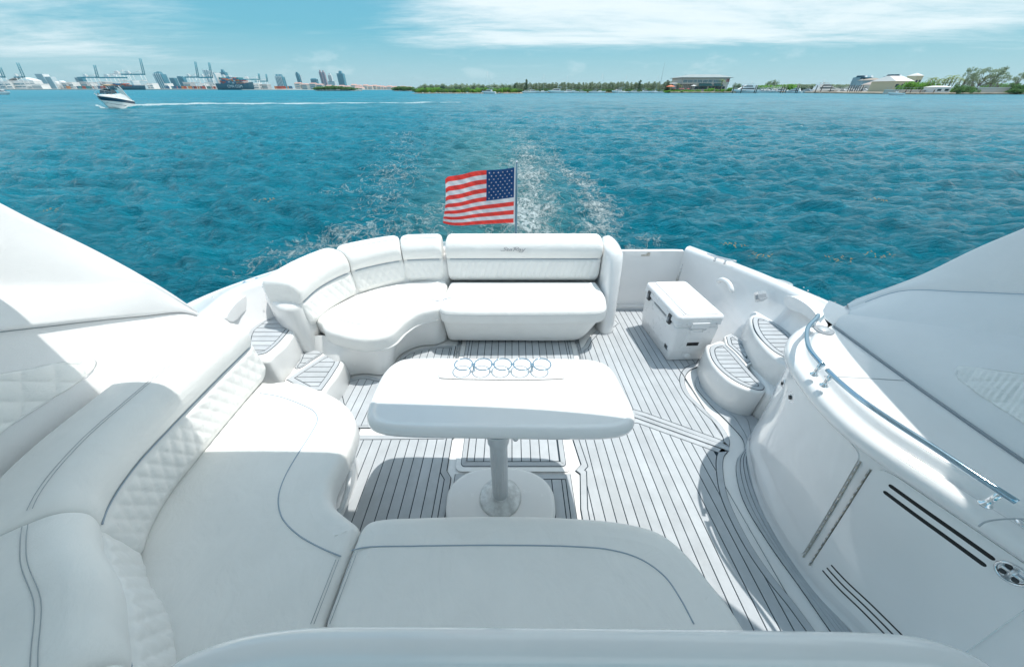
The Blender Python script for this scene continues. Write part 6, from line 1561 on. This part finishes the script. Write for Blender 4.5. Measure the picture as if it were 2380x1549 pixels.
# tree behind the yachts, marina greenery
gg = Pool('marina_tree', 'rounded grey-green tree behind the marina berths', 'tree', 'trees behind the marina', (31, 32), 'bush', LG[3])
for x, top, w_ in [(1520, 330, 60), (1570, 292, 100), (1620, 300, 70), (1150, 330, 60), (1185, 345, 60)]:
    u, v = Z4(x, top); gg.put(u, 470, Py(u, v, 470)[2] - W0, (Py(u + w_ * .19, v, 470)[0] - Py(u, v, 470)[0]) * .9)
for x in range(1660, 2300, 38): u, v = Z4(x, 358 + rt.uniform(-6, 6)); gg.put(u, 520, Py(u, v, 520)[2] - W0, 16)
for x in range(180, 560, 34): u, v = Z5(x, 322 + rt.uniform(-8, 6)); gg.put(u, 560, Py(u, v, 560)[2] - W0, 17)
g2 = Pool('marina_bush', 'bright green bush patch behind the marina berths', 'bush', 'bright bushes behind the marina', (33,), 'bush', LG[2])
for x, top in [(1470, 368), (1520, 368), (1680, 372), (1730, 362), (1780, 360), (1830, 352)]: u, v = Z4(x, top); g2.put(u, 440, Py(u, v, 440)[2] - W0, 14)

# ------------------------------------------------------------------ right shore
def house(f, x0, x1, ye, yt_, Y, wall, roof, look, D=14, hip=.35, name='house'):
    A = Py(*f(x0, ye), Y); B = Py(*f(x1, ye), Y); T = Py(*f((x0 + x1) / 2, yt_), Y + D / 2); t = thing(name, look, 'house', ((A[0] + B[0]) / 2, Y, W0)); L = B[0] - A[0]; e = L * .05; z = A[2]
    m = MB(); m.box(((A[0] + B[0]) / 2, Y + D / 2, (W0 + z) / 2), (L, D, z - W0)); w_ = m.build('wall', wall, t)
    m = MB(); m.loft([[(A[0] - e, Y - e, z), (B[0] + e, Y - e, z), (B[0] + e, Y + D + e, z), (A[0] - e, Y + D + e, z)], [(A[0] + L * hip, Y + D * .45, T[2]), (B[0] - L * hip, Y + D * .45, T[2]), (B[0] - L * hip, Y + D * .55, T[2]), (A[0] + L * hip, Y + D * .55, T[2])]], True, True, False); m.build('roof', roof, t)
    n_ = max(2, int(L / 3.5))
    for k in range(n_): m = MB(); m.box((A[0] + L * (k + .5) / n_, Y - .05, W0 + (z - W0) * .62), (L / n_ * .5, .2, (z - W0) * .28)); m.build('window', BG, w_)
    return t
TAN = mat('tan_roof', (.30, .26, .22), .8); CRM = mat('cream_wall', (.48, .48, .36), .8); WR = mat('white_roof', (.66, .66, .64), .6)
house(Z5, 745, 885, 290, 265, 430, FGR, TAN, 'open pavilion with a broad tan tent-like roof behind the marina', 20, .4)
house(Z5, 750, 895, 337, 304, 400, FC, mat('pale_tile', (.55, .45, .40), .8), 'low house with a pale pinkish roof below the tan pavilion', 14, .15)
house(Z5, 985, 1175, 300, 243, 330, CRM, WR, 'cream building with a big white sloping roof behind the green bushes', 22, .12)
house(Z5, 1222, 1288, 240, 212, 335, CRM, WR, 'cream turret with a pointed white roof beside the white roof', 9, .48, 'turret')
house(Z5, 1430, 1595, 366, 350, 262, FW, WR, 'white boathouse with blue windows on the waterline of the right shore', 8, .1, 'boathouse')
# dry-stack boat racks
for k, (x0, x1, yt_, yb) in enumerate([(556, 680, 262, 335), (890, 985, 250, 330)]):
    A = Py(*Z5(x0, yt_), 470); B = Py(*Z5(x1, yt_), 470); zb = W0; t = thing('boat_rack', ['tall steel rack of stored boats, left one behind the marina', 'tall steel rack of stored boats beside the white roof'][k], 'boat rack', ((A[0] + B[0]) / 2, 470, W0)); L = B[0] - A[0]
    for j in range(5): m = MB(); m.box((A[0] + L * j / 4, 470, (A[2] + zb) / 2), (.5, 10, A[2] - zb)); m.build('rack_post', FGR, t)
    for i in range(4):
        z = zb + (A[2] - zb) * (i + 1) / 4; m = MB(); m.box(((A[0] + B[0]) / 2, 470, z), (L, 10, .5)); m.build('rack_shelf', FTEAL, t)
        for j in range(4):
            if (i + j + k) % 5: m = MB(); m.box((A[0] + L * (j + .5) / 4, 468, z + 1.0), (L / 4 * .75, 9, 1.6), taper=.8); m.build('stored_boat', [BW, BN][(i + j) % 2], t)
# dock, retaining wall
def seawall(f, x0, x1, yt_, yb, Y, look):
    A = Py(*f(x0, yt_), Y); B = Py(*f(x1, yt_), Y); t = thing('sea_wall', look, 'wall', ((A[0] + B[0]) / 2, Y, W0)); L = B[0] - A[0]
    m = MB(); m.box(((A[0] + B[0]) / 2, Y + .5, (W0 + A[2]) / 2), (L, 1, A[2] - W0)); m.build('wall', FC, t); m = MB(); m.box(((A[0] + B[0]) / 2, Y + .5, A[2] + .1), (L * 1.01, 1.4, .25)); m.build('coping', FW, t)
    for k in range(14): x = A[0] + L * (k + .5) / 14; m = MB(); m.box((x, Y + .5, A[2] + .8), (.1, .1, 1.3)); m.build('rail_post', FGR, t)
    m = MB(); m.box(((A[0] + B[0]) / 2, Y + .5, A[2] + 1.4), (L, .08, .1)); m.build('rail', FGR, t)
seawall(Z5, 1840, 2240, 372, 410, 262, 'long cream sea wall with railing between the dark trees on the right shore')
seawall(Z5, 870, 1440, 398, 412, 268, 'low pale dock edge below the green bushes on the right shore')
rb = Pool('shore_bush', 'big bright green bush on the right shore', 'bush', 'big bushes of the right shore', (41, 42, 43), 'bush', LG[2])
for x, top, w_ in [(1010, 322, 60), (1060, 292, 90), (1110, 278, 100), (1165, 282, 100), (1215, 290, 90), (1270, 290, 80), (1320, 262, 80), (1370, 280, 90), (1420, 310, 80), (1340, 330, 80), (1450, 335, 60), (1250, 330, 90), (1140, 330, 90), (1640, 350, 90), (2040, 300, 120), (2130, 300, 110), (2210, 305, 100), (1960, 310, 90)]:
    YY = 285 + rt.uniform(0, 14) if x < 1600 else 300; u, v = Z5(x, top); rb.put(u, YY, Py(u, v, YY)[2] - W0, (Py(u + w_ * .2128, v, YY)[0] - Py(u, v, YY)[0]) * .85)
db = Pool('dark_bush', 'dense dark green shore tree beside the sea wall', 'tree', 'dark trees by the sea wall', (44, 45), 'bush', LG[0])
for x, top, w_, YY in [(1700, 322, 110, 263), (1775, 330, 120, 262), (1660, 360, 80, 260), (1840, 345, 80, 264), (2290, 300, 110, 262), (2350, 320, 110, 258), (2420, 300, 130, 262), (2260, 370, 70, 258), (2330, 380, 90, 256), (2500, 300, 150, 262), (1330, 345, 70, 280), (1400, 340, 80, 280)]:
    u, v = Z5(x, top); db.put(u, YY, Py(u, v, YY)[2] - W0, (Py(u + w_ * .2128, v, YY)[0] - Py(u, v, YY)[0]) * .85)
tl = Pool('casuarina_tree', 'tall feathery grey-green tree on the right shore', 'tree', None, (51, 52, 53), 'tall', LG[3])
for x, top, w_, lk in [(1690, 130, 150, 'small-crowned feathery tree standing above the palms'), (1860, 150, 260, 'broad feathery tree in the middle of the right shore'), (1990, 112, 260, 'tallest feathery tree of the right shore, right of the broad one'), (1800, 200, 200, 'lower feathery tree left of the broad one'), (2080, 230, 150, 'thin feathery tree above the sea wall'), (2360, 100, 260, 'tall feathery tree at the right edge'), (2270, 190, 160, 'feathery tree just left of the one at the right edge')]:
    YY = 275; u, v = Z5(x, top); tl.put(u, YY, Py(u, v, YY)[2] - W0, (Py(u + w_ * .2128, v, YY)[0] - Py(u, v, YY)[0]) * .8, look=lk, solo=True)
for k, (x, y) in enumerate([(1390, 248), (1430, 255), (1475, 262), (1540, 258), (1580, 235), (1625, 228), (1660, 240), (1710, 262), (1745, 270), (1520, 300), (1600, 290)]):
    palm(*Z5(x, y), 282, 'yellow-green palm in the clump left of the feathery trees', 11, 'palms of the right shore', .42)
# thin communication masts
for f, x, top, Y, lk in [(Z3, 2318, 76, 600, 'very thin tall mast rising above the pines left of the restaurant'), (Z3, 760, 232, 600, 'thin mast above the mangrove islet')]:
    u, v = f(x, top); a = Py(u, v, Y); m = MB(); m.tube([(a[0], Y, W0), (a[0], Y, a[2])], [.35, .12], 5); o = m.build('mast', FGR); tag(o, lk, 'mast')

# ------------------------------------------------------------------ passing motor boat
def passing():
    t = thing('motorboat', 'white cabin motorboat with a dark hull stripe and tan canopy speeding across, trailing a wake', 'motorboat', (0, 0, 0))
    L, B, H = 9.6, 3.2, 1.5; rows = []; st = []
    for s in (0, .06, .25, .45, .62, .76, .87, .95, 1.0):
        w_ = B / 2 * (1 if s < .4 else max(0.03, 1 - ((s - .4) / .6) ** 2.1)); x = -L / 2 + L * s; sh = H * (.82 + .42 * s); k = max(0, (s - .45) / .55); xb = x - .17 * L * k ** 1.4
        zz_ = [-.45 + .9 * k ** 2.4, -.15 + .75 * k ** 2, sh * .55, sh * .92, sh]
        rows.append([(xb, 0, zz_[0]), (xb + .02, -w_ * .8 * (1 - .45 * k), zz_[1]), ((x + xb) / 2 + .1*k, -w_ * .96, zz_[2]), (x - .1 * k, -w_ * 1.03, zz_[3]), (x, -w_, zz_[4]), (x, w_, zz_[4]), (x - .1 * k, w_ * 1.03, zz_[3]), ((x + xb) / 2 + .1*k, w_ * .96, zz_[2]), (xb + .02, w_ * .8 * (1 - .45 * k), zz_[1])])
    m = MB(); m.loft(rows, True, True, False); m.build('hull', BW, t)
    for side in (2, 6):
        a_ = side; b_ = side + 1
        sg = -1 if side == 2 else 1; m = MB()
        m.loft([[(p[0], p[1] + sg * .02, p[2] + .05) for p in [r[a_ if sg < 0 else b_] for r in rows]], [(p[0], p[1] + sg * .02, p[2] - .02) for p in [r[b_ if sg < 0 else a_] for r in rows]]]); m.build('hull_stripe', BN, t)
        m = MB(); m.tube([(((r[1][0] + r[2][0]) / 2), sg * abs(r[1][1] + r[2][1]) / 2 * 1.03, (r[1][2] + r[2][2]) / 2 + .05) for r in rows[:-1]], .03, 5); m.build('hull_stripe', BN, t)
    m = MB(); rr = []
    for x, hw, z in [(-1.8, 1.25, 2.05), (-.4, 1.25, 2.15), (.8, 1.2, 2.15), (2.2, 1.0, 2.0), (3.3, .6, 1.85), (4.1, .15, 1.8)]:
        rr.append([(x, -hw - .1, 1.35 + .05 * x), (x, -hw, z - .12), (x, -hw * .8, z), (x, hw * .8, z), (x, hw, z - .12), (x, hw + .1, 1.35 + .05 * x)])
    m.loft(rr, True, True); m.build('foredeck', BW, t)
    m = MB(); m.loft([[(-4.6, -1.45, 1.2), (.3, -1.4, 1.4), (.3, -1.25, 2.2), (-2.0, -1.3, 2.35), (-3.4, -1.4, 1.9)], [(-4.6, -1.35, 1.2), (.3, -1.3, 1.4), (.3, -1.15, 2.2), (-2.0, -1.2, 2.35), (-3.4, -1.3, 1.9)]], True, True, False)
    m.loft([[(-4.6, 1.45, 1.2), (.3, 1.4, 1.4), (.3, 1.25, 2.2), (-2.0, 1.3, 2.35), (-3.4, 1.4, 1.9)], [(-4.6, 1.35, 1.2), (.3, 1.3, 1.4), (.3, 1.15, 2.2), (-2.0, 1.2, 2.35), (-3.4, 1.3, 1.9)]], True, True, False); m.build('cockpit_side', BW, t)
    m = MB(); m.loft([[(1.5, -1.05, 2.15), (1.7, 0, 2.2), (1.5, 1.05, 2.15)], [(.6, -1.0, 2.85), (.7, 0, 2.9), (.6, 1.0, 2.85)]], smooth=True); m.loft([[(1.5, -1.05, 2.15), (-.6, -1.22, 2.3)], [(.6, -1.0, 2.85), (-.6, -1.12, 2.8)]], smooth=False); m.loft([[(1.5, 1.05, 2.15), (-.6, 1.22, 2.3)], [(.6, 1.0, 2.85), (-.6, 1.12, 2.8)]], smooth=False); m.build('windscreen', BG, t)
    m = MB(); m.loft([[(1.0, -1.1, 3.45), (1.1, 0, 3.55), (1.0, 1.1, 3.45)], [(-.8, -1.25, 3.6), (-.8, 0, 3.75), (-.8, 1.25, 3.6)], [(-2.4, -1.25, 3.45), (-2.5, 0, 3.6), (-2.4, 1.25, 3.45)]]); m.build('canopy', mat('tan_canvas', (.36, .27, .18), .8), t)
    for sg in (-1, 1):
        m = MB(); m.tube([(-2.3, sg * 1.25, 3.5), (-2.8, sg * 1.3, 3.1), (-3.4, sg * 1.38, 2.0), (-4.4, sg * 1.4, 1.3)], [.09, .12, .14, .16], 8); m.build('radar_arch', BW, t)
        m = MB(); m.tube([(.9, sg * 1.05, 3.45), (.9, sg * 1.05, 2.6)], .03, 5); m.tube([(-.8, sg * 1.2, 3.6), (-1.2, sg * 1.25, 2.3)], .03, 5); m.build('canopy_pole', CHR, t)
        m = MB(); m.loft([[(-1.2, sg * 1.27, 3.3), (-2.5, sg * 1.3, 3.1)], [(-1.3, sg * 1.3, 2.4), (-3.1, sg * 1.36, 2.05)]], smooth=False); m.build('side_screen', mat('clear_vinyl', (.3, .42, .45), .1) if sg < 0 else bpy.data.materials['clear_vinyl'], t)
        m = MB(); pts = [(1.5, sg * 1.35, 2.45), (3, sg * .9, 2.6), (4.4, sg * .3, 2.75), (4.9, 0, 2.7)]; m.tube(pts, .03, 5)
        for q in pts[1:3]: m.tube([q, (q[0], q[1], q[2] - .7)], .022, 5)
        m.build('bow_rail', CHR, t)
    m = MB(); m.tube([(-1, .3, 3.7), (-1.1, .35, 4.5)], .025, 4); m.build('antenna', BW, t)
    m = MB(); m.tube([(4.6, 0, 1.95), (5.1, 0, 2.0)], .09, 6); m.build('anchor_roller', CHR, t)
    p = P(272, 251.5, WATER); t.location = (p[0], p[1], W0 + .05); s_ = .76; t.scale = (s_, s_, s_ * 1.22)
    t.rotation_euler = (0, -.06, PI_ROT)
    # people aboard
    for k, (x, y, z, col, lk, nm_) in enumerate([(-.4, -.5, 1.9, (.45, .12, .10), 'person in a red top sitting under the canopy of the passing motorboat', 'r'), (1.9, -1.0, 1.95, (.35, .25, .2), 'person in brown clothes sitting on the foredeck of the passing motorboat', 'b')]):
        pr = [(.0, 0), (.17, .02), (.2, .15), (.17, .35), (.22, .52), (.16, .60), (.06, .64), (.055, .70), (.10, .76), (.115, .85), (.09, .94), (0, .98)]
        m = MB(); rows = [[(r_ * math.cos(a) * (.7 if h < .62 else 1), r_ * math.sin(a), h) for a in np.linspace(0, 2*math.pi, 14, False)] for r_, h in pr]; m.loft(rows, True, True)
        for sg in (-1, 1): m.tube([(0, sg * .19, .53), (.05, sg * .26, .32), (.25, sg * .2, .22)], [.055, .05, .035], 7); m.tube([(0, sg * .1, .05), (.42, sg * .12, .1), (.46, sg * .12, -.3)], [.09, .075, .05], 7)
        o = m.build('person', mat('cloth_' + nm_, col, .8)); hd = MB(); hd.lathe((0, 0, .80), [(0, -.07), (.09, -.05), (.122, .04), (.10, .13), (0, .17)], 12); h_ = hd.build('hair', mat('hair_' + nm_, (.08, .05, .04), .7), o)
        tag(o, lk, 'person'); M_ = Matrix.Rotation(PI_ROT, 3, 'Z'); w_ = M_ @ Vector((x, y, z)) * s_; o.location = Vector(t.location) + w_; o.rotation_euler = (0, 0, PI_ROT); o.scale = (s_,) * 3
PI_ROT = R(286)
passing()
# floating weed
wd_ = mat('weed', (.20, .16, .06), .9)
rw_ = random.Random(4)
for k, (u, v) in enumerate([(1700, 576), (1760, 602), (2035, 470), (1945, 610), (1275, 330), (120, 495), (620, 470), (2040, 600), (1480, 325), (860, 330)]):
    c = P(u, v, W0); s_ = .10 + .012 * c[1]; m = MB()
    for j in range(26):
        a = rw_.uniform(0, 6.28); r_ = s_ * rw_.random() ** .6; q = (c[0] + r_ * 1.6 * math.cos(a), c[1] + r_ * math.sin(a), W0 + .05 + rw_.uniform(0, .04)); b_ = rw_.uniform(0, 6.28); l_ = s_ * .35
        m.add([q, (q[0] + l_ * math.cos(b_), q[1] + l_ * math.sin(b_), q[2] + .02), (q[0] + l_ * .4 * math.cos(b_ + 1), q[1] + l_ * .4 * math.sin(b_ + 1), q[2])], [(0, 1, 2)])
    o = m.build('seaweed_patch', wd_); o['kind'] = 'stuff'; o['label'] = 'small patch of floating brown seaweed'


# ------------------------------------------------------------------ air
hzm = bpy.data.materials.new('haze'); hzm.use_nodes = True; ht_ = hzm.node_tree; ht_.nodes.clear()
pv = ht_.nodes.new('ShaderNodeVolumePrincipled'); pv.inputs['Color'].default_value = (.70, .92, 1, 1); pv.inputs['Density'].default_value = .00003; pv.inputs['Anisotropy'].default_value = .3
ho = ht_.nodes.new('ShaderNodeOutputMaterial'); ht_.links.new(pv.outputs[0], ho.inputs['Volume'])
m = MB(); m.box((0, 0, 95), (64000, 64000, 196.0)); o = m.build('haze', hzm); o['kind'] = 'stuff'; o['label'] = 'thin sea haze filling the air over the bay'
